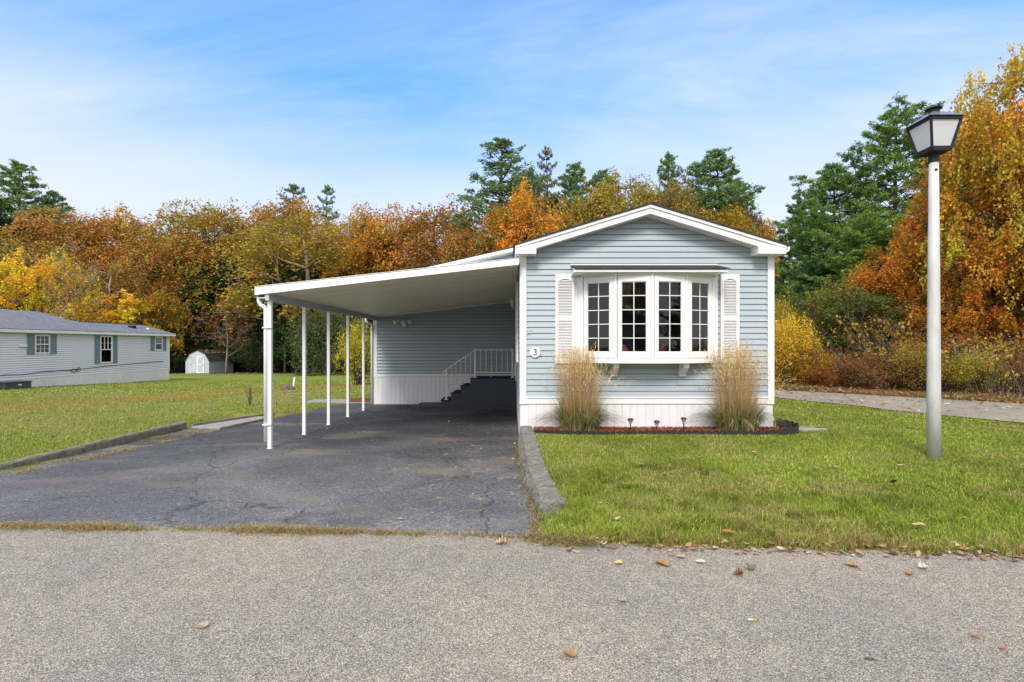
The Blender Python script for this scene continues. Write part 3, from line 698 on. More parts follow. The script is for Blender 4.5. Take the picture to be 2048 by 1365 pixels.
# ------------------------------------------------------------------ neighbour home
nh=thing('neighbouring_mobile_home','long pale grey-white mobile home with slate blue shutters on the far left lawn','mobile home',(-24.8,26,-.6))
NX=-22.8; NY0,NY1=13.0,34.2
ngz=lambda Y: float(interp(Y,[13,23,26,34.2],[-.3,-.53,-.53,-.72]))
w=MB(); siding(w,(NX,NY0),(0,1),NY1-NY0,.12,2.36,c=.105,out=.028,g=.03); w.quad((NX-4,NY1,-.7),(NX,NY1,-.7),(NX,NY1,2.4),(NX-4,NY1,2.4)); w.quad((NX-8,NY0,-.7),(NX,NY0,-.7),(NX,NY0,2.4),(NX-8,NY0,2.4))
w.quad((NX-8,29,-.7),(NX-4,29,-.7),(NX-4,29,3.4),(NX-8,29,2.4))
w.tri((NX-3.9,NY1-.01,2.36),(NX,NY1-.01,2.36),(NX-1.95,NY1-.01,2.96))
obj('wall',w,M['nsiding'],nh,fixn=False)
w=MB(); skirting(w,None,(NX+.004,NY0),(0,1),NY1-NY0,lambda s: ngz(NY0+s)-.1,.10,sp=.15); obj('skirting',w,M['nskirt'],nh,fixn=False)
obj('corner_board',MB().box(NX-.05,NX+.03,NY1-.07,NY1+.02,-.02,2.34),M['white2'],nh); obj('skirting_rail',MB().box(NX,NX+.03,NY0,NY1-.071,.10,.13),M['white2'],nh)
r=MB(); r.prism([(NX+.28,2.40),(NX+.28,2.43),(-26.8,3.58),(-30.8,2.43),(-30.8,2.40),(-26.8,3.54)],'y',NY0-.3,29.1)
r.prism([(NX+.28,2.40),(NX+.28,2.43),(-24.75,3.035),(-26.9,2.43),(-26.9,2.40),(-24.75,3.0)],'y',29.101,34.45)
obj('roof',r,M['nshingle'],nh)
r=MB(); r.box(-24.9,-24.6,29.2,34.4,3.01,3.05); obj('ridge_cap',r,M['nshingle'],nh)
f=MB(); f.box(NX+.255,NX+.285,NY0-.3,34.45,2.27,2.398); f.quad((NX,NY0,2.28),(NX+.255,NY0,2.28),(NX+.255,34.4,2.28),(NX,34.4,2.28)); f.prism([(NX+.28,2.28),(-24.75,2.88),(-24.75,2.995),(NX+.28,2.395)],'y',34.451,34.48)
obj('eave_fascia',f,M['white2'],nh)
obj('roof_vent',MB().box(-23.9,-23.6,32.0,32.3,2.72,2.90),M['dark_metal'],nh); obj('roof_vent',MB().lathe((-23.5,33.2,2.60),[(.09,0),(.09,.12),(.12,.13),(.05,.18)],8),M['white2'],nh)
def nwin(y0,y1,z0,z1,shw,grid_low):
    fr=MB(); t=.06; x=NX+.02; fr.box(x,x+.04,y0,y1,z0,z0+t); fr.box(x,x+.04,y0,y1,z1-t,z1); fr.box(x,x+.04,y0,y0+t,z0+t,z1-t); fr.box(x,x+.04,y1-t,y1,z0+t,z1-t)
    zm=z0+(z1-z0)*.5; fr.box(x,x+.045,y0+t,y1-t,zm-.025,zm+.025)
    for a,b_,on in ((zm+.025,z1-t,1),(z0+t,zm-.025,grid_low)):
        if on:
            for u in (1/3,2/3): yy=y0+t+(y1-y0-2*t)*u; fr.box(x+.01,x+.03,yy-.008,yy+.008,a,b_)
            fr.box(x+.011,x+.029,y0+t,y1-t,(a+b_)/2-.008,(a+b_)/2+.008)
    fo=obj('window',fr,M['white'],nh); obj('pane',MB().quad((x+.012,y0+t,z0+t),(x+.012,y1-t,z0+t),(x+.012,y1-t,z1-t),(x+.012,y0+t,z1-t)),M['glass'],fo)
    obj('curtain',MB().quad((x+.006,y0+t,z0+t),(x+.006,y1-t,z0+t),(x+.006,y1-t,z1-t),(x+.006,y0+t,z1-t)),M['curtain'],fo)
    for a,b_ in ((y0-shw-.03,y0-.03),(y1+.03,y1+.03+shw)):
        s=MB(); s.box(x,x+.02,a,b_,z0-.03,z1+.03); s.box(x+.0201,x+.035,a,a+.05,z0-.03,z1+.03); s.box(x+.0201,x+.035,b_-.05,b_,z0-.03,z1+.03)
        for zz in (z0-.03,(z0+z1)/2-.03,z1-.04): s.box(x+.0202,x+.034,a+.05,b_-.05,zz,zz+.07)
        obj('shutter',s,M['nshutter'],nh)
M['curtain']=plain('dim_curtain',(.30,.32,.33),.9,.25,3)
nwin(24.52,25.32,1.27,2.18,.34,True); nwin(28.42,29.30,.68,2.19,.33,False); nwin(32.78,33.5,1.35,2.2,.33,False)
obj('wall_vent',MB().box(NX+.016,NX+.09,23.75,24.1,1.60,1.70),M['white2'],nh)
cb=MB(); pts=[(NX+.03,22.2,.30)]+[(NX+.03,22.2+k*.9,.30+k*.022+.03*math.sin(k*2.3)) for k in range(1,6)]+[(NX+.03,27.2,.42),(NX+.03,29.5,.52),(NX+.03,33.6,.62)]
cb.tube(pts,.016,5)
cb.tube([(NX+.04,26.7+.16*math.cos(t),.36+.09*math.sin(t)) for t in np.linspace(0,12,30)],.014,5); cb.tube([(NX+.04,27.0+.12*math.cos(t),.40+.10*math.sin(t)) for t in np.linspace(0,7,18)],.014,5)
obj('hanging_cable',cb,M['cable'],nh)
ub=thing('utility_box','dark charcoal box on the grass against the neighbouring home skirting','utility box',(-22.3,22.9,-.55))
obj('cabinet',MB().box(-22.7,-22.0,22.3,23.55,-.6,.02),M['grey_box'],ub,bevel=.02); obj('cabinet_lid',MB().box(-22.72,-21.97,22.27,23.58,.0205,.06),M['grey_box'],ub,bevel=.01); obj('latch',MB().box(-21.999,-21.98,22.9,23.05,-.12,-.07),M['white2'],ub)

# ------------------------------------------------------------------ shed
def gpt(px,py,Y): x,y,z=at(px,py,Y); return x,y,z
SY=52.0; sx0=at(371,0,SY)[0]; sx1=at(418,0,SY)[0]; sz=-1.24
shd=thing('storage_shed','small pale grey barn-roofed garden shed with double doors at the wood edge','shed',((sx0+sx1)/2,53.5,sz))
W=sx1-sx0; cxs=(sx0+sx1)/2
gam=[(sx0,sz-.2),(sx1,sz-.2),(sx1,sz+1.25),(sx1-.42,sz+1.95),(cxs,sz+2.32),(sx0+.42,sz+1.95),(sx0,sz+1.25)]
obj('wall',MB().prism(gam,'y',SY,56.6),M['shed'],shd)
rr=MB(); prof=[(sx1+.06,sz+1.22),(sx1-.40,sz+1.99),(cxs,sz+2.37),(sx0+.40,sz+1.99),(sx0-.06,sz+1.22)]
for i in range(4):
    a=prof[i]; b_=prof[i+1]; rr.quad((a[0],SY-.05,a[1]),(a[0],56.7,a[1]),(b_[0],56.7,b_[1]),(b_[0],SY-.05,b_[1]))
    
ro=obj('roof',rr,M['shed_roof'],shd,fixn=False); mdd=ro.modifiers.new('s','SOLIDIFY'); mdd.thickness=.05; mdd.offset=0
pn=MB()
for x in np.arange(sx0+.15,sx1-.1,.3): pn.box(x,x+.02,SY-.012,SY-.002,sz,sz+1.5)
for yy in np.arange(SY+.3,56.4,.4): pn.box(sx1+.002,sx1+.014,yy,yy+.03,sz,sz+1.2)
obj('panel_batten',pn,M['shed'],shd)
for k in range(2):
    x0=cxs-.72+.73*k+.0; x1=x0+.70; d=MB(); y0=SY-.05; d.box(x0,x1,SY-.03,SY-.013,sz+.05,sz+1.78)
    do=obj('door',d,M['shed'],shd); t=MB(); wv=.10 if k else .04
    t.box(x0,x0+wv,y0,SY-.031,sz+.05,sz+1.78); t.box(x1-wv,x1,y0,SY-.031,sz+.05,sz+1.78); t.box(x0+wv,x1-wv,y0,SY-.031,sz+.05,sz+.05+wv); t.box(x0+wv,x1-wv,y0,SY-.031,sz+1.78-wv,sz+1.78); t.box(x0+wv,x1-wv,y0,SY-.031,sz+.88,sz+.88+wv)
    obj('door_trim',t,M['white'],do); hx=x0 if k==0 else x1-.2
    for z in (sz+.9,sz+1.68): obj('hinge',MB().box(hx,hx+.2,y0-.01,y0-.001,z,z+.04),M['dark_metal'],do)

# ------------------------------------------------------------------ street lamp
LX,LY=5.81,7.05; LZ=float(z_lawn(LX,LY))-.01
lamp=thing('street_lamp','grey metal lamp post with black four-sided lantern standing on the front lawn','street lamp',(LX,LY,LZ))
obj('pole',MB().tube([(LX,LY,LZ),(LX,LY,LZ+1),(LX,LY,LZ+2.5),(LX,LY,4.22)],[.082,.078,.068,.055],20),M['pole'],lamp,smooth=True)
obj('access_cap',MB().box(LX-.03,LX+.0,LY-.068,LY-.055,4.08,4.10),M['dark_metal'],lamp)
obj('collar',MB().tube([(LX,LY,4.20),(LX,LY,4.31)],.062,16),M['dark_metal'],lamp)
zb,zt=4.335,4.74; rb,rt=.115,.205; rb=.125
fr=MB()
cor=[(-1,-1),(1,-1),(1,1),(-1,1)]
for a,b_ in cor: fr.beam((LX+a*rb,LY+b_*rb,zb),(LX+a*rt,LY+b_*rt,zt),.03,.03,(a,-b_,0))
for i in range(4):
    a=cor[i]; b_=cor[(i+1)%4]
    fr.beam((LX+a[0]*rb,LY+a[1]*rb,zb+.02),(LX+b_[0]*rb,LY+b_[1]*rb,zb+.02),.022,.06); fr.beam((LX+a[0]*rt,LY+a[1]*rt,zt),(LX+b_[0]*rt,LY+b_[1]*rt,zt),.022,.05)
n=len(fr.v); fr.v+=[(LX+a*rb,LY+b_*rb,zb) for a,b_ in cor]+[(LX+a*.05,LY+b_*.05,zb-.035) for a,b_ in cor]
for i in range(4): fr.f.append((n+i,n+(i+1)%4,n+4+(i+1)%4,n+4+i))
fr.f.append((n+4,n+5,n+6,n+7))
obj('lantern_frame',fr,M['dark_metal'],lamp)
for i in range(4):
    a=cor[i]; b_=cor[(i+1)%4]; e=.985
    obj('lantern_pane',MB().quad((LX+a[0]*rb*e,LY+a[1]*rb*e,zb+.03),(LX+b_[0]*rb*e,LY+b_[1]*rb*e,zb+.03),(LX+b_[0]*rt*e,LY+b_[1]*rt*e,zt),(LX+a[0]*rt*e,LY+a[1]*rt*e,zt)),M['frosted'],lamp)
M['lamp_roof']=plain('lantern_roof_metal',(.20,.22,.25),.3,.08,8,metal=.5)
rf=MB(); R1=.235; n=0; rf.v=[(LX+a*R1,LY+b_*R1,zt+.02) for a,b_ in cor]+[(LX+a*.075,LY+b_*.075,zt+.135) for a,b_ in cor]
rf.f=[(i,(i+1)%4,4+(i+1)%4,4+i) for i in range(4)]+[(7,6,5,4),(0,3,2,1)]
obj('lantern_roof',rf,M['lamp_roof'],lamp)
obj('vent_cap',MB().lathe((LX,LY,zt+.13),[(.065,0),(.065,.06),(.095,.062),(.098,.07),(.03,.105),(.0,.11)],18),M['dark_metal'],lamp)

# ------------------------------------------------------------------ retaining wall, timbers, pavers, rock, stake
rw=thing('retaining_wall','low rough concrete wall between the driveway and the front lawn','retaining wall',(.35,7,0))
cw=[(.15,.37,8.93,.285),(.16,.39,8.3,.25),(.185,.42,7.4,.19),(.205,.44,6.6,.15),(.25,.50,5.9,.115),(.32,.585,5.2,.08)]
def cblock(i,j,k):
    m=MB(); a=cw[i]; b_=cw[i+1]; nn=15
    V=[]; 
    for s in range(nn):
        t=.01+s/(nn-1)*.98; l=a[0]*(1-t)+b_[0]*t; r=a[1]*(1-t)+b_[1]*t; y=a[2]*(1-t)+b_[2]*t; z=a[3]*(1-t)+b_[3]*t
        j_=lambda q:(random.random()-.5)*q
        pr_=[(l+j_(.03)-.02,-.2),(l+j_(.06)-.02,-.06),(l+j_(.06)-.01,z*.25),(l+j_(.06),z*.6-.01),(l+.02+j_(.02),z+j_(.012)),((l+r)/2,z+.008+j_(.012)),(r-.01+j_(.03),z+j_(.012)),(r+j_(.02),-.1)]
        V.append([(p[0],y,p[1]) for p in pr_])
    base=0
    for row in V: m.v+=row
    q=len(V[0])
    for s in range(nn-1):
        for c_ in range(q-1): m.f.append((s*q+c_,s*q+c_+1,(s+1)*q+c_+1,(s+1)*q+c_))
    m.f.append(tuple(range(q))); m.f.append(tuple((nn-1)*q+c_ for c_ in range(q))[::-1])
    return m
for i in range(5): obj('wall_block',cblock(i,0,0),M['concrete'],rw)
def timber(p,q,w_,h_,lab):
    m=MB(); nn=14; p=Vector(p); q=Vector(q); d=(q-p).normalized(); rgt=Vector((d.y,-d.x,0))
    for s in range(nn+1):
        c_=p+(q-p)*(s/nn)
        for a,b_ in ((-1,0),(1,0),(1,.8),(.75,1),(-.75,1),(-1,.8)):
            jx=(random.random()-.5)*.012; jz=(random.random()-.5)*.014
            v=c_+rgt*(a*w_/2+jx)+Vector((0,0,b_*h_+jz)); m.v.append(tuple(v))
    for s in range(nn):
        for c_ in range(6): m.f.append((s*6+c_,s*6+(c_+1)%6,(s+1)*6+(c_+1)%6,(s+1)*6+c_))
    m.f.append(tuple(range(6))); m.f.append(tuple(nn*6+c_ for c_ in range(6)))
    tag(obj('landscape_timber',m,M['timber']),lab,'timber','timbers edging the left lawn')
timber((-7.25,5.6,-.10),(-7.12,8.45,-.09),.12,.125,'weathered grey timber edging the left lawn, nearer of the two')
timber((-7.12,8.5,-.10),(-7.05,11.05,-.10),.13,.145,'weathered grey timber edging the left lawn, farther and thicker of the two')
tag(obj('edging_board',MB().beam((-6.95,11.2,-.07),(-6.1,13.2,-.09),.05,.10),M['timber']),'low thin wooden edging board beyond the two timbers','edging board')
names=['nearest','second nearest','third','fourth','fifth','sixth','seventh','eighth','ninth','tenth']
yy=6.4; PJ=[]
for k in range(10):
    L=.40+.12*random.random(); x0=float(drive_l(yy+.2))-.02; xa=-7.02; rot=(random.random()-.5)*.1
    xr=x0+.05
    poly=[(xa,yy+.01),(xr+random.random()*.06,yy+rot*.5),(xr+random.random()*.06,yy+L-.10+rot*.3),(xa+random.random()*.03,yy+L-.08)]
    z=float(z_drive(0,yy))-.012-.012*random.random()
    tag(obj('slate_paver',MB().prism(poly,'z',z-.05,z+.02),M['slate'],bevel=.006),'flat slate paver beside the driveway, %s in the row along the timbers'%names[k],'paver','slate pavers along the timbers')
    yy+=L; PJ.append(yy)
tag(obj('concrete_pad',MB().prism([(-6.95,11.15),(-6.25,11.0),(-5.95,12.6),(-6.3,12.8)],'z',-.13,-.075),M['slab'],bevel=.01),'flat grey concrete slab at the far end of the slate pavers','slab')
def blob(name,c_,r,mat,seed,lab,cat,sub=3):
    import bmesh
    bm=bmesh.new(); bmesh.ops.create_icosphere(bm,subdivisions=sub,radius=1)
    for v in bm.verts:
        p=v.co.normalized(); k=1+.18*math.sin(p.x*3+seed)*math.cos(p.y*2.5+seed)+.06*math.sin(p.z*7+p.x*5+seed)
        v.co=Vector((p.x*r[0]*k,p.y*r[1]*k,max(p.z,-.3)*r[2]*k))
    me=bpy.data.meshes.new(name); bm.to_mesh(me); bm.free(); me.materials.append(mat)
    for p in me.polygons: p.use_smooth=True
    o=bpy.data.objects.new(name,me); COL.objects.link(o); o.location=c_; return tag(o,lab,cat)
blob('boulder',(at(574,0,22.7)[0],22.7,-.27),(.28,.2,.22),M['rock'],2.,'brown half-buried boulder on the left lawn beside the white stake','rock')
x=at(586,0,22.8)[0]; tag(obj('marker_stake',MB().prism([(x-.04,-.30),(x+.04,-.30),(x+.10,.24),(x+.07,.27),(x+.03,.24)],'y',22.78,22.86),M['stake'],bevel=.01),'short white leaning stake beside the brown boulder','stake')
tag(obj('splash_block',MB().prism([(4.72,9.0),(5.15,9.0),(5.3,8.88),(5.45,8.82),(5.1,8.74),(4.72,8.80)],'z',.20,.262),M['slab'],bevel=.012),'thin pale concrete slab on the grass at the right corner of the home','splash block')

# ------------------------------------------------------------------ foliage generators
def kites(C,size,rng,aspect=.6,upb=.7,tint=None,U=None):
    n=len(C); nr=rng.normal(size=(n,3)); nr[:,2]=np.abs(nr[:,2])+upb; nr/=np.linalg.norm(nr,axis=1,keepdims=True)
    if U is None: U=rng.normal(size=(n,3))
    u=U-nr*np.sum(U*nr,1,keepdims=True); u/=np.linalg.norm(u,axis=1,keepdims=True)+1e-9; v=np.cross(nr,u)
    s=(size*(.6+.8*rng.random(n)))[:,None]
    p0=C-u*s*.5; p2=C+u*s*.5; off=u*s*.08*rng.normal(size=(n,1)); p1=C+v*s*aspect*.5+off; p3=C-v*s*aspect*.5+off+nr*s*.1
    V=np.stack([p0,p1,p2,p3],1).reshape(-1,3); Fc=np.arange(4*n).reshape(n,4)
    T=None if tint is None else np.repeat(tint,4,0)
    return V,Fc,T
def decid(name,H,R,nl,leaf,seed,zc=.6,zr=.36,ncl=90,cr=.20,hollow=.4,barkm='bark',lean=0,sparse=1.0,hue=(.86,1.18),r0=None,smallbr=True,zmin=None):
    rng=np.random.default_rng(seed); root=thing(name,None,None); MBt=MB()
    r0=r0 or H*.017
    # primary limbs
    tp=[Vector((0,0,-.3))]; 
    for k in range(1,9):
        t=k/8; tp.append(Vector((lean*t*H+.03*H*math.sin(seed+t*5)*t,.03*H*math.cos(seed*2+t*4)*t,t*H*(zc+zr*.75))))
    MBt.tube(tp,[r0*(1.25-t/8*1.1) for t in range(9)],8)
    prim=[list(tp[3:])]
    for k in range(9):
        i=2+int(rng.integers(0,5)); p=tp[i]; az=k*2.4+rng.random(); L=R*(.75+.25*rng.random()); el=.35+.6*rng.random()
        pts=[p]; d=Vector((math.cos(az),math.sin(az),el)).normalized()
        for s in range(5):
            d=(d+Vector(rng.normal(size=3))*.18+Vector((0,0,.04))).normalized(); pts.append(pts[-1]+d*L/5)
        MBt.tube(pts,[r0*.5*(1-.17*s) for s in range(6)],6); prim.append(pts)
    nodes=[q for L_ in prim for q in L_[1:]]
    D=rng.normal(size=(ncl*3,3)); D/=np.linalg.norm(D,axis=1,keepdims=True)
    D=D[D[:,2]>-.6][:ncl]; lump=.78+.4*vnoise(D[:,0]*2.2+seed*3+9,D[:,1]*2.2+D[:,2]*1.7+20)
    rad=(hollow+(1-hollow)*rng.random(len(D))**.5)*(.3+.7*lump)
    D[:,2]=np.sign(D[:,2])*np.abs(D[:,2])**.85; C=D*rad[:,None]*np.array([R,R,zr*H]); C[:,2]+=zc*H; C[:,0]+=lean*H*zc
    if zmin is not None: C[:,2]=np.maximum(C[:,2],zmin)
    NA=np.array([tuple(q) for q in nodes]); allC=[];tint=[]
    for c_ in C:
        i=np.argmin(np.linalg.norm(NA-c_,axis=1)+.6*np.maximum(0,NA[:,2]-c_[2])); a=Vector(NA[i]); b_=Vector(c_); mid=(a+b_)/2+Vector(rng.normal(size=3))*.06*R
        MBt.tube([a,mid,b_],[r0*.2,r0*.13,r0*.05],4,cap=False)
        rc=R*cr*(.7+.6*rng.random()); m=int(nl/len(C)*(.6+.8*rng.random())*sparse)
        # leaves sit on small sprays around the cluster
        ns=max(3,m//14); sp=rng.normal(size=(ns,3))*rc*np.array([.62,.62,.40])
        sp=np.clip(sp,-rc*1.1,rc*1.1); q=sp[rng.integers(0,ns,m)]+rng.normal(size=(m,3))*rc*.14
        q[:,2]-=.55*(q[:,0]**2+q[:,1]**2)/rc; allC.append(c_+q)
        if smallbr:
            for s in sp[:4]: MBt.tube([b_*.75+a*.25,b_+Vector(s)],[r0*.06,r0*.02],3,cap=False)
        h=hue[0]+(hue[1]-hue[0])*rng.random(); br=.65+.65*rng.random()
        base=np.array([br*(1.05 if h<1 else .95/h**.5),br*h,br*.9]); tint.append(base[None,:]*(.8+.4*rng.random((m,1))))
    C2=np.concatenate(allC); T=np.concatenate(tint)
    V,Fc,T2=kites(C2,leaf,rng,.72,.6,T)
    o=obj('trunk',MBt,M[barkm],None,fixn=False,smooth=True); o.parent=root
    np_obj('crown',V,Fc,M['leaf'],root,T2); return root
def pine(name,H,R,seed,leaf,per=9,zb=.12,whorl=.045,thin=1.0,barkm='bark_dark',prof=.8):
    rng=np.random.default_rng(seed); root=thing(name,None,None); mb=MB(); r0=H*.014
    mb.tube([(0,0,-.3),(.01*H,0,H*.4),(0,.01*H,H*.8),(0,0,H)],[r0*1.2,r0*.8,r0*.35,r0*.06],8)
    Cs=[];Ts=[];z=zb*H
    while z<H*.985:
        t=(z/H-zb)/(1-zb); nb=int(rng.integers(4,7)) if H>11 else int(rng.integers(6,10)); lf=.55+.55*rng.random()
        for k in range(nb):
            az=6.283*k/nb+rng.random()*.9+z; L=R*((1-t)**prof*.95+.06)*lf*(.65+.5*rng.random())
            d=np.array([math.cos(az),math.sin(az),0]); rise=.10+.25*t
            s=np.linspace(0,1,6); P=np.outer(s*L,d); P[:,2]=z+s*L*rise+ .12*L*s**3+rng.normal()*.03*H*.2
            mb.tube([tuple(p) for p in P],[r0*.28*(1-.8*q)*(1-.6*t) for q in s],4,cap=False)
            nt_=max(3,int(L/R*16*thin)); lat=np.array([-d[1],d[0],0])
            ss=.25+.75*rng.random(nt_)**.8; wid=((1.05-ss)*L*.55+.06*L)*(1 if H>11 else 1.35)
            base=np.stack([np.interp(ss*L,s*L,P[:,i]) for i in range(3)],1)+lat*(rng.uniform(-1,1,nt_)*wid)[:,None]
            base[:,2]+=rng.normal(size=nt_)*.02*L+.03*L
            for bpt in base:
                q=bpt+rng.normal(size=(per,3))*leaf*(1-(.45 if H<11 else .15)*t)*np.array([.55,.55,.38]); Cs.append(q); Ts.append(np.full((per,1),.7+.6*rng.random())*(.75+.5*rng.random((per,1))))
        z+=H*whorl*(.7+.6*rng.random())*(1-.1*t)
    C=np.concatenate(Cs); T=np.concatenate(Ts)*np.ones((1,3)); n=len(C); U=rng.normal(size=(n,3)); U[:,2]=np.abs(U[:,2])*.8
    V,Fc,T2=kites(C,leaf,rng,.26,.2,T,U)
    o=obj('trunk',mb,M[barkm],None,fixn=False,smooth=True); o.parent=root
    np_obj('crown',V,Fc,M['leaf'],root,T2); return root
def bush(name,H,R,nl,leaf,seed,stems=14):
    rng=np.random.default_rng(seed); root=thing(name,None,None); mb=MB(); Cs=[];Ts=[]
    ncl=60
    D=rng.normal(size=(ncl,3)); D/=np.linalg.norm(D,axis=1,keepdims=True); D[:,2]=np.where(rng.random(ncl)<.7,np.abs(D[:,2]),D[:,2])
    C=D*(.45+.55*rng.random((ncl,1))**.6)*np.array([R,R,H*.52]); C[:,2]+=H*.42; C[:,2]=np.maximum(C[:,2],H*.10)
    for c_ in C:
        m=nl//ncl; rc=R*.3; ns=max(3,m//10); sp=rng.normal(size=(ns,3))*rc*.6
        q=sp[rng.integers(0,ns,m)]+rng.normal(size=(m,3))*rc*.2; Cs.append(c_+q); Ts.append(np.full((m,1),.75+.5*rng.random())*(.7+.6*rng.random((m,1)))*np.array([[1,.9+.2*rng.random(),1]]))
        a=Vector((rng.normal()*.06*R,rng.normal()*.06*R,-.1)); b_=Vector(c_); mb.tube([a,(a*.6+b_*.4)+Vector((0,0,.12*H)),b_],[.012*H,.008*H,.003*H],4,cap=False)
    CC=np.concatenate(Cs); CC[:,2]=np.maximum(CC[:,2],.03); V,Fc,T=kites(CC,leaf,rng,.7,.5,np.concatenate(Ts)); o=obj('stems',mb,M['bark'],None,fixn=False); o.parent=root
    np_obj('leaves',V,Fc,M['leaf'],root,T); return root
def thicket(name,H,R,seed):
    rng=np.random.default_rng(seed); root=thing(name,None,None); mb=MB(); C=[];T=[]
    for k in range(230):
        a=rng.random()*6.28; r=R*.8*rng.random()**.5; az=rng.random()*6.28; L=H*(.35+.75*rng.random()); x,y=r*math.cos(a),r*math.sin(a); ou=.3+.5*rng.random(); pts=[]
        for t in (0,.3,.6,.85,1): pts.append(Vector((x+math.cos(az)*L*ou*t**1.5+rng.normal()*.02,y+math.sin(az)*L*ou*t**1.5+rng.normal()*.02,-.05+L*(t-.28*t**3))))
        mb.tube(pts,[.009,.008,.006,.004,.002],3,cap=False)
        for t in rng.random(2)*.7+.2:
            i=int(t*4); p=pts[i]; q=p+Vector(rng.normal(size=3))*.22; mb.tube([p,q],[.005,.002],3,cap=False); pts.append(q)
        if rng.random()<.5:
            for j in range(int(6+20*rng.random())):
                i=rng.integers(1,4); f=rng.random(); p=pts[i]*(1-f)+pts[i+1]*f; C.append(tuple(p+Vector(rng.normal(size=3))*.05)); T.append([.6+.8*rng.random()]*3)
    V,Fc,T2=kites(np.array(C),.085,rng,.75,.4,np.array(T)); o=obj('stems',mb,M['bark'],None,fixn=False); o.parent=root; np_obj('leaves',V,Fc,M['leaf'],root,T2); return root
PR={}
PR['d0']=decid('broadleaf_tree',10,3.3,30000,.125,11,ncl=85,cr=.27,hollow=.5,zc=.6,zr=.34); PR['d1']=decid('broadleaf_tree',10,3.5,32000,.125,12,ncl=95,cr=.25,hollow=.5,zc=.58,zr=.36); PR['d2']=decid('broadleaf_tree',10,3.1,27000,.12,13,ncl=75,cr=.29,hollow=.5,zc=.6,zr=.34)
PR['d3']=decid('broadleaf_tree',10,3.4,19000,.13,14,ncl=55,cr=.27,hollow=.7,zc=.6,zr=.35,barkm='bark_pale',r0=.20)
PR['sp']=decid('bare_tree',10,3.2,2600,.10,15,ncl=110,hollow=.3,barkm='bark_mid',sparse=1.0,r0=.10)
PR['p0']=pine('pine_tree',10,3.0,21,.15,16,zb=.10,thin=2.2,prof=.8,whorl=.036); PR['p1']=pine('pine_tree',10,3.0,22,.14,14,zb=.20,whorl=.042,thin=1.6,prof=.85); PR['p2']=pine('pine_tree',10,3.2,23,.26,12,zb=.03,whorl=.04,prof=.6)
PR['b0']=bush('shrub',2,1.5,12000,.075,31); PR['b1']=bush('shrub',2,1.3,9000,.07,32)
PR['n0']=decid('broadleaf_tree',12,4.8,62000,.15,41,ncl=170,cr=.17,hollow=.35,zc=.54,zr=.44); PR['n1']=decid('broadleaf_tree',12,4.6,56000,.15,42,ncl=160,cr=.17,hollow=.45,zc=.54,zr=.44)
PR['np']=pine('pine_tree',13,5.0,43,.17,30,zb=.05,whorl=.028,thin=2.8,prof=.5); PR['np2']=pine('pine_tree',13,4.6,44,.17,28,zb=.02,whorl=.028,thin=2.6,prof=.45)
PR['nb']=bush('shrub',2,1.5,18000,.065,45); PR['tw']=thicket('bramble_thicket',2,1.7,46)
PR['u0']=decid('young_tree',6,2.2,17000,.10,47,ncl=100,zc=.56,zr=.40,hollow=.2)
used=set()
def plant(kind,px,Y,topy,wpx,col,label,group,basey=None,gz=None,rz=None,name=None,cat='tree'):
    src=PR[kind]; o=src if kind not in used else copy_tree(src); used.add(kind)
    H0={'d':10,'s':10,'p':10,'b':2,'n':12,'t':2,'u':6}[kind[0]]; R0={'d0':3.5,'d1':3.7,'d2':3.3,'d3':3.6,'sp':3.3,'p0':1.55,'p1':1.5,'p2':2.8,'b0':1.6,'b1':1.4,'n0':5.,'n1':4.8,'np':4.3,'np2':4.,'nb':1.6,'tw':1.6,'u0':2.3}[kind]
    if kind in('np','np2'): H0=13
    if kind=='nb': H0=2
    X=(px-1022)*Y/F
    if gz is None: gz=float(z_left(0,Y)) if px<1500 else float(z_lawn(X,Y))
    zt=CAMZ-(topy-690)*Y/F; H=zt-gz; sz_=H/(H0*.985 if kind[0]!='d' else H0*.985); sx=(wpx/2*Y/F)/R0*(1.25 if kind[0]=='d' else 1.12 if kind in('np','np2') else 1)
    o.location=(X,Y,gz-.05); o.scale=(sx,sx,sz_); o.rotation_euler=(0,0,rz if rz is not None else random.random()*6.28)
    if name: o.name=name
    tag(o,label,cat,group)
    for ch in o.children:
        if ch.name.startswith(('crown','leaves')): ch.color=(*col,1)
    return o
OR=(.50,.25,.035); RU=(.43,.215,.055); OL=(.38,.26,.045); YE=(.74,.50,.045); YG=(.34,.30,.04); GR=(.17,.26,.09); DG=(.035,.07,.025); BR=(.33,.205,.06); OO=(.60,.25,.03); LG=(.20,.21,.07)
G1='autumn trees along the far wood edge'; G2='pines rising behind the autumn trees'; G3='shrubs at the foot of the far wood'
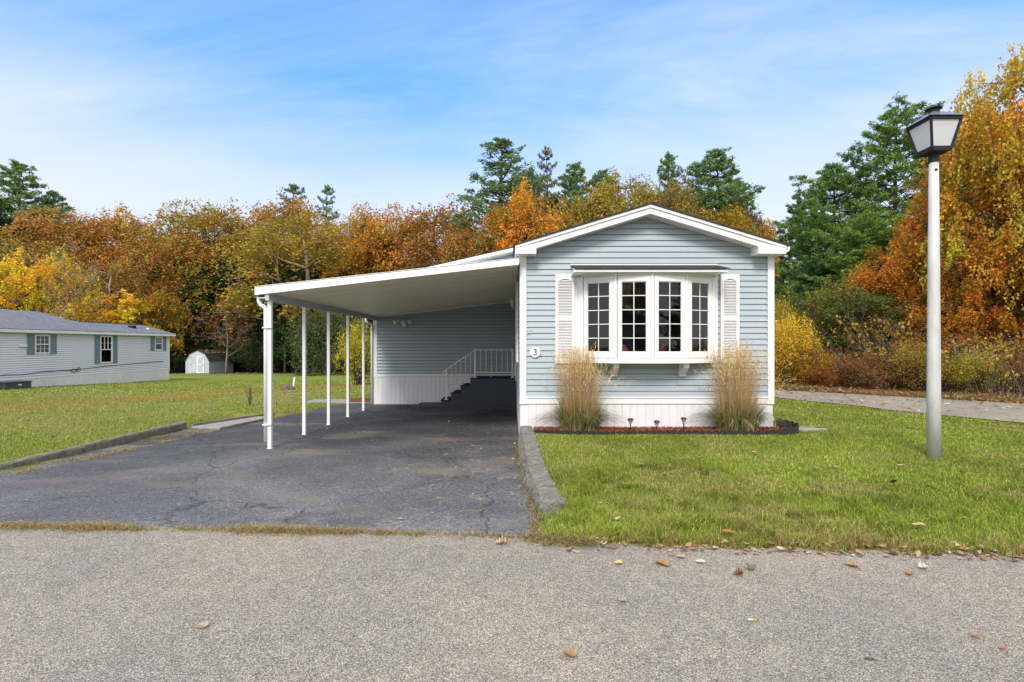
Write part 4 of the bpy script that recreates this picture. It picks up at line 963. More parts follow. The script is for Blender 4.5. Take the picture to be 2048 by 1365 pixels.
T=[ # kind px Y top width col label
('p2',-20,62,400,170,DG,'green pine cut by the left edge of the photo',G2),
('p0',38,66,328,150,GR,'tall dark green pine at the far left behind the neighbouring home',G2),
('p0',105,70,385,110,GR,'shorter green pine just right of the far-left tall pine',G2),
('d0',30,57,462,210,BR,'brown-orange tree behind the left end of the neighbouring home',G1),
('d1',165,64,415,210,RU,'rust-orange tree above the bare pale tree on the left',G1),
('d0',275,68,408,200,OR,'bright rust tree right of the rust-orange one on the left skyline',G1),
('d2',345,60,430,170,RU,'russet tree with ragged crown above the shed',G1),
('d1',425,63,398,200,OL,'olive-orange oak with domed crown right above the shed',G1),
('d3',230,56,520,170,BR,'low brown tree in front of the rust trees on the left',G1),
('d0',500,70,435,150,BR,'dull brown tree at the dip of the skyline',G1),
('p1',588,76,370,120,GR,'pine top showing above the trees left of the middle',G2),
('p1',655,78,372,80,GR,'thin sparse pine top right of another one, left of the middle',G2),
('d1',560,68,392,170,RU,'rust tree under the two pine tops',G1),
('d3',610,58,430,240,OL,'big olive tree with visible grey limbs above the carport corner',G1),
('d2',700,66,412,150,OL,'mustard olive tree above the middle of the carport roof',G1),
('d0',770,62,398,170,OR,'orange tree above the carport roof',G1),
('d1',875,60,402,210,RU,'wide rusty tree above the carport roof',G1),
('d2',960,56,430,150,RU,'rusty tree just left of the sloping rear roof',G1),
('p1',1005,60,281,235,GR,'tallest open-branched pine left of the home gable',G2),
('p1',1092,66,298,95,LG,'slim brownish-green pine right of the tallest pine',G2),
('d0',1065,54,352,165,OO,'bright orange maple left of the home gable',G1),
('p0',1150,70,330,130,GR,'green pine between the orange maple and the olive trees',G2),
('p0',1050,70,345,150,GR,'green pine filling between the tallest pine and the slim one',G2),
('p0',1205,72,345,130,GR,'green pine behind the olive green-gold tree',G2),
('p1',1385,71,330,120,GR,'green pine between the small tip and the dark green pine',G2),
('p0',1475,68,362,110,GR,'green pine at the right end of the skyline above the roof',G2),
('d1',1175,62,375,150,OL,'olive green-gold tree right of the orange maple',G1),
('d0',1258,62,322,190,OL,'tallest gold-olive tree above the home gable',G1),
('p0',1338,72,310,90,GR,'small pine tip above the right half of the gable',G2),
('d2',1345,60,345,150,BR,'brown tree right of the tallest gold-olive tree',G1),
('p0',1432,64,303,175,GR,'dark green pine above the right roof slope',G2),
('d0',1420,54,398,170,(.36,.20,.02),'golden tree over the right roof slope',G1),
('d2',1495,60,395,90,(.15,.06,.05),'purplish-red tree behind the golden one',G1),
('d1',1500,56,432,120,(.36,.20,.025),'small golden-orange tree at the right roof corner',G1),
('d3',1130,56,440,150,BR,'brown tree low behind the home gable, left side',G1),
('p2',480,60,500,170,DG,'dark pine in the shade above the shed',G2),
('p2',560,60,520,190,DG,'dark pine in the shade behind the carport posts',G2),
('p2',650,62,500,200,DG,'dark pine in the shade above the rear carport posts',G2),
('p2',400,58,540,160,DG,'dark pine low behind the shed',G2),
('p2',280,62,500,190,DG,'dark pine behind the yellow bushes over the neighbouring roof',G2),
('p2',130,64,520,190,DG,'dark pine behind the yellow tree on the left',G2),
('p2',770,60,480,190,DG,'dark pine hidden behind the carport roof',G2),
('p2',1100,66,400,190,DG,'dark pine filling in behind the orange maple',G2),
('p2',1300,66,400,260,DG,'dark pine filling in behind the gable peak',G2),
('u0',82,48,487,170,YE,'bright yellow young tree behind the neighbouring home',G1),
('sp',150,46,462,110,(.45,.28,.12),'bare pale-limbed tree with few leaves left of the shed',G1),
('u0',225,50,575,170,YE,'golden bush tree just above the neighbouring roof',G1),
('u0',300,52,570,130,(.40,.24,.03),'amber bush tree right of the golden one over the neighbouring roof',G1),
('u0',395,60,560,130,(.36,.22,.035),'amber young tree directly behind the shed',G1),
('u0',470,60,580,120,(.42,.26,.03),'gold young tree behind the right side of the shed',G1),
('u0',350,56,610,90,(.38,.22,.035),'orange-gold young tree left of the shed',G1),
('sp',452,51.2,590,120,(.45,.16,.10),'twiggy small tree with pinkish leaves leaning over the shed',G1),
('u0',520,60,600,90,DG,'dark green young tree left of the front carport post',G1),
('u0',570,54,612,110,DG,'deep green bushy tree seen between the first and second posts',G1),
('u0',590,60,585,70,(.42,.26,.03),'small golden tree above the deep green bushy tree',G1),
('b0',492,59,672,110,(.13,.12,.04),'olive shrub right of the shed',G3),
('b0',655,47,618,150,(.085,.11,.04),'large dull olive rounded shrub between the carport posts',G3),
('b1',718,27,652,92,(.40,.36,.03),'bright yellow-green forsythia bush beside the rear carport corner',G3),
('b0',350,57,690,60,(.20,.14,.05),'brown shrub just left of the shed',G3),
('b0',540,56,680,90,(.05,.07,.03),'dark low shrub left of the second post',G3),
('b0',615,58,680,90,(.035,.05,.025),'dark low shrub between the second and third posts',G3),
]
order={'n':0}
for t in T:
    kind,px,Y,ty,wp,col,lab,grp=t; nm='shrub' if kind[0]=='b' else None
    plant(kind,px,Y,ty,wp,col,lab,grp,cat='shrub' if kind[0]=='b' else 'tree')
G4='trees of the near wood on the right'
TR=[('np',1795,27,218,300,(.17,.27,.065),'tall green pine with the highest top left of the lamp'),
('np2',1668,30,335,240,(.17,.28,.07),'shorter green pine with feathery left edge beside the roof corner'),
('np',1610,34,400,170,(.12,.20,.05),'green pine partly hidden behind the right roof corner'),
('np2',1730,25,430,230,(.19,.29,.06),'lighter green pine low between the two taller pines'),
('np2',1930,29,260,220,(.15,.25,.06),'green pine behind the lamp and the orange trees'),
('n0',2010,19,215,330,OO,'orange oak filling the upper right behind the lamp'),
('n1',2060,17,95,300,(.60,.38,.05),'golden-yellow tree cut by the right edge of the photo'),
('n0',1840,20.5,452,230,(.55,.21,.03),'lower orange oak left of the lamp post'),
('n1',1905,18.2,575,190,(.50,.22,.035),'small orange tree low behind the right side of the lamp post'),
('n1',1770,21.5,590,150,(.36,.24,.05),'small amber tree low between the brambles and the pines'),
('n1',1975,17.5,470,220,(.52,.20,.03),'rust-orange oak right of the lamp post'),
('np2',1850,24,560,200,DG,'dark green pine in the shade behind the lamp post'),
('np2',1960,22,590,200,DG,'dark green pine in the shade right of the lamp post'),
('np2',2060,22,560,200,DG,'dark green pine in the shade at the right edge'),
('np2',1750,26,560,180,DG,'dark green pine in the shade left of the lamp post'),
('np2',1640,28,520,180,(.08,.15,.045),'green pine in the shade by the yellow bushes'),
('u0',1725,20,560,170,(.15,.16,.04),'olive young tree above the brambles'),
('u0',1935,18.5,560,170,(.34,.26,.05),'yellow-olive young tree right of the lamp post under the oaks'),
('u0',1680,22,540,150,(.22,.22,.05),'green-gold young tree left of the brambles'),
('u0',1590,26,570,100,(.14,.17,.04),'green-gold young tree next to the right house corner')]
for kind,px,Y,ty,wp,col,lab in TR: plant(kind,px,Y,ty,wp,col,lab,G4)
G5='shrubs along the right-hand path'
SB=[('nb',1575,19.5,640,110,(.62,.42,.04),'bright yellow bush beside the right wall of the home'),
('nb',1625,19,700,90,(.44,.22,.03),'low orange-yellow bush on the far side of the path'),
('nb',1560,24,610,90,(.35,.28,.03),'yellow-green bush close behind the right house corner'),
('tw',1690,19,665,190,(.32,.17,.05),'twiggy bramble with scattered gold leaves, left one'),
('tw',1775,18.5,585,190,(.40,.25,.03),'twiggy bramble with gold leaves left of the lamp post'),
('nb',1700,21,640,170,(.12,.10,.03),'dark olive undergrowth behind the brambles'),
('nb',1800,20,640,160,(.09,.085,.025),'dark undergrowth behind the lamp post'),
('tw',1900,16.5,690,170,(.42,.16,.03),'bramble with orange leaves right of the lamp post'),
('tw',1990,15.5,625,190,(.48,.33,.04),'vine-covered bramble with big yellow leaves at the right edge'),
('nb',1920,19,650,170,(.06,.08,.025),'dark green undergrowth right of the lamp post'),
('nb',2030,18,650,150,(.07,.085,.025),'dark green undergrowth at the right edge'),
('nb',1735,17.6,715,110,(.26,.13,.05),'low reddish-brown shrub between the brambles and the path'),
('nb',1835,16.9,690,110,(.34,.24,.05),'olive-gold shrub directly left of the lamp post'),
('nb',1945,15.4,705,90,(.40,.34,.05),'low yellow-green shrub beside the vine-covered bramble'),
('nb',2050,15.2,690,110,(.30,.14,.05),'rusty shrub at the right edge of the photo'),
('nb',1650,18.3,735,60,(.30,.11,.03),'knee-high rust bush by the path')]
for kind,px,Y,ty,wp,col,lab in SB: plant(kind,px,Y,ty,wp,col,lab,G5,cat='shrub')
# trees behind the camera (seen mirrored in the window glass)
plant('d0',1022,1,0,10,OR,'orange tree across the road behind the viewer','trees across the road'); 
def behind(kind,x,y,s,col,lab):
    o=copy_tree(PR[kind]); o.location=(x,y,-.1); o.scale=(s,s,s); tag(o,lab,'tree','trees across the road')
    for ch in o.children:
        if ch.name.startswith('crown'): ch.color=(*col,1)
    return o
o=[q for q in COL.objects if q.get('label')=='orange tree across the road behind the viewer'][0]; o.location=(9,-14,-.1); o.scale=(.95,.95,.95)
behind('p2',14,-20,1.1,DG,'dark pine across the road behind the viewer'); behind('d3',4.5,-24,1.2,OR,'rusty tree farther across the road behind the viewer'); behind('p2',7,-19,1.0,DG,'second dark pine across the road behind the viewer')
behind('sp',-12,-20,1.1,OR,'bare tree across the road behind the viewer'); behind('p2',22,-18,1.2,DG,'third dark pine across the road behind the viewer')
oh=thing('opposite_home','grey mobile home across the road behind the viewer','mobile home',(-1.5,-13,0))
w=MB(); siding(w,(3.2,-13),(-1,0),9,.3,2.9); oo=obj('wall',w,M['nsiding'],oh,fixn=False)
r=MB(); r.prism([(-6.2,2.85),(3.6,2.85),(-1.3,4.3)],'y',-20,-12.7); obj('roof',r,M['nshingle'],oh)
obj('wall_panel',MB().box(-5.8,3.2,-19.5,-13.02,-.1,2.88),M['skirt'],oh); obj('door',MB().box(-.6,.4,-12.98,-12.94,.6,2.6),M['dark_metal'],oh)
for x in (-4.5,1.4): obj('window',MB().box(x,x+1.3,-12.98,-12.94,1.2,2.4),M['room'],oh)
# far wood mass
rng=np.random.default_rng(77); n=60000
X=rng.uniform(-95,70,n); Y=rng.uniform(74,92,n); hh=13.5*(0.55+.45*vnoise(X*.15,Y*.1)); Z=-2+hh*rng.random(n)**.8
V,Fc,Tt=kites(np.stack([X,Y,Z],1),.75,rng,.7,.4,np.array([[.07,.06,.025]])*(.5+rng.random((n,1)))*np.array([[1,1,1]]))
tag(np_obj('far_wood',V,Fc,M['blade'],None,Tt),kind='stuff',label='dim dense woodland behind the front rows of autumn trees',cat='woodland')
n=26000; X=rng.uniform(8,48,n); Y=rng.uniform(31,38,n); Z=5.5*rng.random(n); k=(X+Y>25); 
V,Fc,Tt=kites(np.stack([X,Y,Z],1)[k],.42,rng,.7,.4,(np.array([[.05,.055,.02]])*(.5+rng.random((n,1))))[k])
tag(np_obj('near_wood_depth',V,Fc,M['blade'],None,Tt),kind='stuff',label='dim undergrowth deep inside the right-hand wood',cat='undergrowth')

# ------------------------------------------------------------------ grass blades etc
def blades(X,Y,Z,L,Wd,rng,col,lean=.5):
    n=len(X); az=rng.random(n)*6.283; ln=lean*(.3+rng.random(n)); a2=rng.random(n)*6.283
    b=np.stack([X,Y,Z-.004],1); wv=np.stack([np.cos(a2)*Wd/2,np.sin(a2)*Wd/2,np.zeros(n)],1)
    mid=b+np.stack([np.cos(az)*L*ln*.3,np.sin(az)*L*ln*.3,L*.55],1); tip=b+np.stack([np.cos(az)*L*ln,np.sin(az)*L*ln,L*(1-.35*ln)],1)
    V=np.stack([b-wv,b+wv,mid+wv*.75,tip,mid-wv*.75],1).reshape(-1,3)
    i=np.arange(n)*5; Fc=np.concatenate([np.stack([i,i+1,i+2,i+4],1)]); F2=np.stack([i+4,i+2,i+3,i+3],1)
    return V,i,np.repeat(col,5,0)
def blade_obj(name,X,Y,Z,L,Wd,rng,col,lean,label,cat):
    V,i,T=blades(X,Y,Z,L,Wd,rng,col,lean)
    # triangles only: (0,1,2)(0,2,4)(4,2,3)
    Fc=np.concatenate([np.stack([i,i+1,i+2],1),np.stack([i,i+2,i+4],1),np.stack([i+4,i+2,i+3],1)])
    o=np_obj(name,V,Fc,M['blade'],None,T); return tag(o,label,cat,kind='stuff')
GREENS=np.array([[.16,.24,.020],[.22,.29,.026],[.30,.34,.04],[.11,.18,.015],[.38,.38,.08]]); STRAW=np.array([[.40,.36,.12],[.32,.25,.08],[.46,.42,.18]])
def gcol(X,Y,rng,dry=0.0):
    n=len(X); f=fbm(X*.45+3,Y*1.0+8,3)*.65+vnoise(X*3,Y*3)*.35; e=Y-road_edge(X)
    pd=np.clip((f-.54)*3.2,.05,.6)+dry+np.clip(.5-e*1.1,0,.5); s=rng.random(n)<pd
    g=GREENS[rng.integers(0,5,n)]; st_=STRAW[rng.integers(0,3,n)]; g=g*(.55+.55*vnoise(X*1.3+40,Y*1.3)[:,None]+.40*vnoise(X*3.3+4,Y*4.1)[:,None])
    tf=np.clip((vnoise(X*5.5+7,Y*6.5+3)-.62)*6,0,1)*(e<2.4); s=s&(rng.random(n)>tf*.6); g=g*(1-.18*tf[:,None]); ed=np.clip(1-e/.28,0,1); st_=st_*(1-.35*ed[:,None]*np.array([[.6,1,1.1]]))
    return np.where(s[:,None],st_,g)*(.65+.7*rng.random((n,1)))
rng=np.random.default_rng(5); PX=[];PY=[];PL_=[];PW=[]
for y0,y1,dens,L,Wd in ((0,.5,7000,.075,.0045),(.5,1.3,6000,.058,.0045),(1.3,2.5,4200,.05,.006),(2.5,4.6,2600,.045,.008),(4.6,8.5,900,.045,.012),(8.5,13,350,.05,.02)):
    xmax=min(14,(4.1+y1)*1.02+.6); n=int((y1-y0)*xmax*dens); x=rng.random(n)*xmax+.2; e=y0+(y1-y0)*rng.random(n); y=road_edge(x)+.02+e+.04*np.sin(x*9)*(e<.3)
    k=(x>interp(y,[4.2,5.1,5.2,7,8.9,9.2],[.30,.34,.58,.43,.39,5])-.09*vnoise(y*6,y*0)*rng.random(n)) | (y>9.2)
    k&=~((y>8.42)&(x<4.85)); k&=(y+1.957*x<28.2)&(x<(y*1.02+.4)); k&=~((y>8.3)&(x<1.2)&(y>8.42-.0)); k&=~((y<5.15)&(y>5.0)&(x>.3)&(x<.6))
    PX.append(x[k]);PY.append(y[k]);PL_.append(np.full(k.sum(),L)*(.5+.9*rng.random(k.sum())));PW.append(np.full(k.sum(),Wd))
X=np.concatenate(PX);Y=np.concatenate(PY);L=np.concatenate(PL_);Wd=np.concatenate(PW)
L*= .6+.75*vnoise(X*4,Y*4)*(Y<6)+.30*(Y>=6)
tf=np.clip((vnoise(X*5.5+7,Y*6.5+3)-.62)*6,0,1)*(Y-road_edge(X)<2.4); L*=1+.45*tf; Wd=Wd*(1+.3*tf)
blade_obj('lawn_grass',X,Y,z_lawn(X,Y),L,Wd,rng,gcol(X,Y,rng),.9,'short green and straw grass of the front lawn','grass')
# left lawn grass
PX=[];PY=[];PW=[];PL_=[]
for y0,y1,dens,L,Wd in ((6,9,1500,.045,.008),(9,13,900,.045,.010),(13,20,420,.045,.016),(20,34,110,.05,.035)):
    xl=-(y1*1.02+.3); xr=-5.0; n=int((y1-y0)*(xr-xl)*dens); x=xl+(xr-xl)*rng.random(n); y=y0+(y1-y0)*rng.random(n)
    lim=np.where(y<11.1,-7.16,np.where(y<13.3,interp(y,[11.1,13.3],[-7.0,-6.05]),interp(y,[13.3,15.5,16.2,16.21,17.25,17.3,34],[-6.0,-5.55,-5.5,-6.75,-6.75,-4.4,-4.4])))
    k=(x<lim)&(x>-(y*1.0+.4)); PX.append(x[k]);PY.append(y[k]);PL_.append(np.full(k.sum(),L)*(.5+.9*rng.random(k.sum())));PW.append(np.full(k.sum(),Wd))
X=np.concatenate(PX);Y=np.concatenate(PY); zl=zg(X,Y)
def lcol(X,Y,rng):
    n=len(X); f=fbm(X*.18+3,Y*.35+8,3)*.7+vnoise(X*2,Y*2)*.3; pd=np.clip((f-.40)*3.,.15,.75); pd=pd*np.where((X-.46*Y>-17.5)&(np.sin((X-.46*Y)*7.5)>.2),1.5,.9); s=rng.random(n)<pd
    q=X-.46*Y+2.4*(fbm(X*.2,Y*.2)); pb=np.interp(q,[-22,-20.7,-18.8,-17.6],[0,.8,.7,0]); s=s|(rng.random(n)<pb)
    g=GREENS[rng.integers(0,5,n)]; st_=STRAW[rng.integers(0,3,n)]*.9*np.where(pb[:,None]>.2,np.array([[.94,.85,.70]]),1.); return np.where(s[:,None],st_,g)*(.75+.5*rng.random((n,1)))
blade_obj('side_lawn_grass',X,Y,zl,np.concatenate(PL_),np.concatenate(PW),rng,lcol(X,Y,rng),.9,'mown grass of the wide lawn left of the driveway','grass')
# dry grass strip between road and driveway, pavers edge, wall base
X=[];Y=[];Ls=[]
n=26000; x=rng.uniform(-7.5,.75,n); d=vnoise(x*2.3,x*0+4)*.6+vnoise(x*7.,x*0+9)*.4; k=rng.random(n)<np.clip((d-.22)*2.2,.10,1)*(.55+.45*sstep(x,-3,0)); x=x[k]; y=road_edge(x)+.06+rng.normal(size=len(x))*.028*(.5+d[k])*(1+1.0*sstep(x,-1.2,.4))
X.append(x);Y.append(y);Ls.append(.03+.06*rng.random(len(x))*(.5+d[k]))
n=8000; y=rng.uniform(6.2,15.6,n); d=vnoise(y*2.1,y*0+2); k=rng.random(n)<np.clip((d-.35)*2.5,0.03,1); y=y[k]; x=drive_l(y)+.03+rng.normal(size=len(y))*.06; X.append(x);Y.append(y);Ls.append(.02+.05*rng.random(len(y)))
n=22000; x=rng.uniform(-7.05,-6.2,n); y=rng.uniform(6.2,11.2,n); k=(rng.random(n)<np.clip((vnoise(x*3,y*4)-.52)*4,0,1))&(x<drive_l(y)+.1); X.append(x[k]);Y.append(y[k]);Ls.append(.02+.04*rng.random(k.sum()))
n=0
for yj in PJ:
    x=rng.uniform(-7.03,-6.35,90); k=x<drive_l(yj)+.12; X.append(x[k]); Y.append(yj-.05+rng.normal(size=90)[k]*.02); Ls.append(.02+.03*rng.random(k.sum()))
n=3500; y=rng.uniform(4.7,9,n); x=drive_r(y)-.06+rng.normal(size=n)*.035; X.append(x);Y.append(y);Ls.append(.015+.05*rng.random(n))
X=np.concatenate(X);Y=np.concatenate(Y);Ls=np.concatenate(Ls); Z=np.where(Y<road_edge(X)+.3,np.where(Y<road_edge(X)+.09,.006,z_drive(X,Y)),z_drive(X,Y))
DRY=np.array([[.42,.30,.14],[.34,.22,.10],[.48,.37,.20],[.26,.22,.08],[.12,.15,.04]])
gi=rng.integers(0,4,len(X)); gi=np.where((rng.random(len(X))<.30*sstep(X,-1.5,.5)+.05),4,gi)
blade_obj('dry_grass_strip',X,Y,Z,Ls,np.full(len(X),.005),rng,DRY[gi]*(.75+.5*rng.random((len(X),1))),2.2,'tufts of dead straw-coloured grass in the seams of the driveway','dry grass')
# ------------------------------------------------------------------ garden bed
mb=MB(); ex=[(.40,8.62),(.9,8.50),(1.5,8.44),(2.4,8.50),(3.1,8.46),(3.8,8.40),(4.3,8.38),(4.68,8.44),(4.82,8.60),(4.80,8.80),(4.64,8.97)]
def eline(n):
    P=np.array(ex); d=np.r_[0,np.cumsum(np.linalg.norm(np.diff(P,axis=0),axis=1))]; t=np.linspace(0,d[-1],n); return np.stack([np.interp(t,d,P[:,0]),np.interp(t,d,P[:,1])],1),t/d[-1]
E,tt=eline(420); s_=np.abs(np.sin(np.arange(420)/420*math.pi*44)); hgt=np.interp(tt,[0,.75,.85,1],[.035,.05,.10,.17])+.030*s_
V=[];Fc=[]
for i in range(420):
    z0=float(z_lawn(E[i,0],E[i,1])); dd=np.array([E[min(i+1,419)][1]-E[max(i-1,0)][1],-(E[min(i+1,419)][0]-E[max(i-1,0)][0])]); dd=dd/np.linalg.norm(dd)*.018*s_[i]
    for dx in (0,.012): V+= [(E[i,0]+dd[0]*1,E[i,1]+dd[1]+dx,z0-.05),(E[i,0]+dd[0],E[i,1]+dd[1]+dx,z0+hgt[i])]
for i in range(419):
    a=i*4; b_=a+4; Fc+=[(a,b_,b_+1,a+1),(a+2,a+3,b_+3,b_+2),(a+1,b_+1,b_+3,a+3)]
m_=MB(); m_.v=V; m_.f=Fc; tag(obj('garden_edging',m_,M['black_plastic'],smooth=False),'black scalloped plastic edging around the mulch bed','edging')
poly=[(x,y+.015) for x,y in ex]+[(.40,8.99)]
m_=MB(); m_.prism(poly,'z',.10,.245); tag(obj('mulch',m_,M['mulch_base']),'red wood mulch in the bed below the bow window','mulch',kind='stuff')
n=9000; x=rng.uniform(.4,4.8,n); yl=np.interp(x,[p[0] for p in ex[:9]],[p[1] for p in ex[:9]])+.02; y=yl+(8.97-yl)*rng.random(n); k=(y>yl); x=x[k];y=y[k]
V,Fc,T_=kites(np.stack([x,y,.25+.022*rng.random(len(x))],1),.035,rng,.4,.8,np.array([[.36,.11,.06]])*(.4+1.0*rng.random((len(x),1))))
tag(np_obj('mulch_chips',V,Fc,M['litter'],None,T_),'loose red bark chips covering the bed below the bow window','mulch',kind='stuff')
for i,(x,h,lab) in enumerate(((2.0,.225,'black solar path light, left of the three in the mulch bed'),(2.45,.19,'black solar path light, middle and shortest of the three in the mulch bed'),(2.91,.24,'black solar path light, right of the three in the mulch bed'))):
    y=8.62; z=.24; s=thing('solar_light',lab,'garden light',(x,y,z),group='solar lights in the mulch bed')
    lean=.015*(i-1); obj('stake',MB().tube([(x,y,z-.02),(x+lean*-.6,y,z+h-.09)],.011,8),M['black_plastic'],s)
    xt=x-lean*.6; obj('lens',MB().lathe((xt,y,z+h-.09),[(.018,0),(.030,.05),(.034,.055)],10),M['bulb'],s)
    cg=MB().lathe((xt,y,z+h-.035),[(.036,0),(.055,.004),(.05,.018),(.03,.034),(.0,.038)],12); obj('cap',cg,M['black_plastic'],s)
    rb_=MB()
    for k in range(6): a=k*math.pi/3; rb_.tube([(xt+.02*math.cos(a),y+.02*math.sin(a),z+h-.09),(xt+.036*math.cos(a),y+.036*math.sin(a),z+h-.035)],.003,4)
    obj('lens_rib',rb_,M['black_plastic'],s)
def orngrass(cx,cy,seed,lab,spread=1.0,H=1.32):
    root=thing('ornamental_grass',lab,'ornamental grass',(cx,cy,.24),group='ornamental grasses flanking the bow window'); rng=np.random.default_rng(seed)
    def strands(n,r0,r1,h0,h1,w0,cols,seg=6,arch=0.0,power=1.0):
        az=rng.random(n)*6.283; rr=r0*np.sqrt(rng.random(n)); tid=(az/6.283*9).astype(int)*2+(rr>r0*.6); th=np.random.default_rng(seed+5).random(20)[tid]; hx=(h0+(h1-h0)*rng.random(n)**.7)*(.80+.22*th)*(1.04-.10*rr/r0); out=(rng.random(n)**power)*r1; V=np.zeros((n,seg+1,2,3)); a2=rng.random(n)*6.283
        az2=az+rng.normal(size=n)*.6
        for s in range(seg+1):
            t=s/seg; x=rr*np.cos(az)+out*np.cos(az2)*t**1.8; y=(rr*np.sin(az)+out*np.sin(az2)*t**1.8)*.6; z=hx*(t-arch*t**3*out/(r1+1e-6)); w=w0*(1-.75*t)+.0006
            V[:,s,0]=np.stack([x-np.cos(a2)*w/2,y-np.sin(a2)*w/2,z],1); V[:,s,1]=np.stack([x+np.cos(a2)*w/2,y+np.sin(a2)*w/2,z],1)
        idx=np.arange(n)[:,None]*(seg+1)*2+np.arange(seg)[None,:]*2; idx=idx.ravel(); Fc=np.stack([idx,idx+1,idx+3,idx+2],1)
        c=cols[rng.integers(0,len(cols),n)]*(.75+.5*rng.random((n,1))); T=np.repeat(c,(seg+1)*2,0); tips=V[:,-1].mean(1); d=V[:,-1].mean(1)-V[:,-2].mean(1)
        return V.reshape(-1,3),Fc,T,tips,d
    tan=np.array([[.54,.36,.17],[.60,.44,.23],[.36,.22,.10],[.52,.34,.16],[.28,.20,.08]])
    V,Fc,T,tips,d=strands(500,.29*spread,.28*spread,H*.52,H*.95,.0035,tan,6,.03,2.2)
    np_obj('stalks',V,Fc,M['blade'],root,T)
    V2,F2,T2,tips2,d2=strands(90,.30*spread,.75*spread,H*.55,H*.85,.0035,tan,8,.25,1.2); np_obj('drooping_stalks',V2,F2,M['blade'],root,T2); tips=np.concatenate([tips,tips2]); d=np.concatenate([d,d2])
    n=len(tips); d/=np.linalg.norm(d,axis=1,keepdims=True); Lp=(.14+.14*rng.random(n))[:,None]; rep=6
    C=[];U=[]
    for k in range(rep): C.append(tips+d*Lp*(k/rep-.25)+rng.normal(size=(n,3))*.004); U.append(d+rng.normal(size=(n,3))*.12)
    V,Fc,T=kites(np.concatenate(C),.055,rng,.10,0,np.tile(np.array([[.72,.53,.25]]),(n*rep,1))*(.7+.5*rng.random((n*rep,1))),np.concatenate(U))
    np_obj('plumes',V,Fc,M['blade'],root,T)
    gr=np.array([[.08,.13,.03],[.12,.17,.05],[.30,.26,.12],[.05,.09,.02],[.20,.20,.08],[.45,.36,.2]])
    V,Fc,T,_,_=strands(1100,.30*spread,.70*spread,.42,.80,.009,gr,8,.8,.9); np_obj('leaf_blades',V,Fc,M['blade'],root,T)
    V,Fc,T,_,_=strands(420,.32*spread,.36*spread,.45,1.0,.005,np.concatenate([tan,gr[4:5]]),8,.35,.8); np_obj('dry_blades',V,Fc,M['blade'],root,T)
orngrass(1.16,8.70,61,'tall tan feathery grass clump under the left shutter',1.0,1.56)
orngrass(3.83,8.68,62,'tall tan feathery grass clump under the right shutter, bushier and browner',1.08,1.62)
# sapling on the left lawn
sp=thing('sapling','spindly young shrub alone on the left lawn near the driveway','sapling',(at(500,0,15.3)[0],15.3,-.13)); o0=sp.location; mb=MB(); rng=np.random.default_rng(9); C=[]
for k in range(16):
    az=rng.random()*6.28; h=.4+.35*rng.random(); r=.16*rng.random(); p=[Vector((o0.x,o0.y,-.15))]+[Vector((o0.x+r*math.cos(az)*t,o0.y+r*math.sin(az)*t,-.13+h*t)) for t in (.4,.7,1)]
    mb.tube(p,[.006,.005,.003,.002],4); 
    for t in np.linspace(.2,1,14): C.append((r*math.cos(az)*t+rng.normal()*.02,r*math.sin(az)*t+rng.normal()*.02,h*t))
obj('stems',mb,M['bark'],sp); V,Fc,T_=kites(np.array(C),.05,rng,.4,.2,np.tile([[.20,.20,.04]],(len(C),1))*(.6+.8*rng.random((len(C),1)))); 
lf=np_obj('leaves',V,Fc,M['blade'],sp,T_)
# ------------------------------------------------------------------ fallen leaves
def oak_leaf(): 
    L=[(0,-.5),(.05,-.42),(.20,-.36),(.12,-.24),(.30,-.10),(.16,-.02),(.36,.14),(.16,.18),(.24,.36),(.10,.36),(0,.5)]
    return L+[(-x*.95,y+.02) for x,y in L[-2:0:-1]]
def oval_leaf():
    return [(.30*math.sin(t)*abs(math.sin(t))**.6*(1-.25*math.cos(t)),-.5*math.cos(t)) for t in np.linspace(0,2*math.pi,17)[:-1]]
def leaf_mesh(out,curl,seed):
    r=random.Random(seed); V=[(0,0,.02)]; 
    for x,y in out: V.append((x,y,curl*(x*x*2.2+y*y*.8)+.03*r.random()))
    n=len(out); return V,[(0,1+i,1+(i+1)%n) for i in range(n)]
LM={}
for nm,of in (('oak',oak_leaf),('oval',oval_leaf)):
    for k in range(3):
        V,Fc=leaf_mesh([(x*(1.5 if nm=='oak' else 1.15),y) for x,y in of()],.5+.35*k,k); m=MB(); m.v=V+[(-.012,-.5,.02),(.012,-.5,.02),(.02,-.8,.06)]; nn=len(V); m.f=Fc+[(nn,nn+1,nn+2)]
        me=bpy.data.meshes.new('fallen_leaf'); me.from_pydata(m.v,[],m.f); a=me.attributes.new('tint','FLOAT_COLOR','POINT'); a.data.foreach_set('color',[c for v in range(len(m.v)) for c in ((1,1,1,1) if v else (.7,.7,.7,1))]); me.materials.append(M['fallen']); LM[nm,k]=me
TANc=(.46,.33,.21); ORc=(.40,.22,.10); PAc=(.58,.52,.46); DBc=(.18,.06,.03); YEc=(.55,.42,.16)
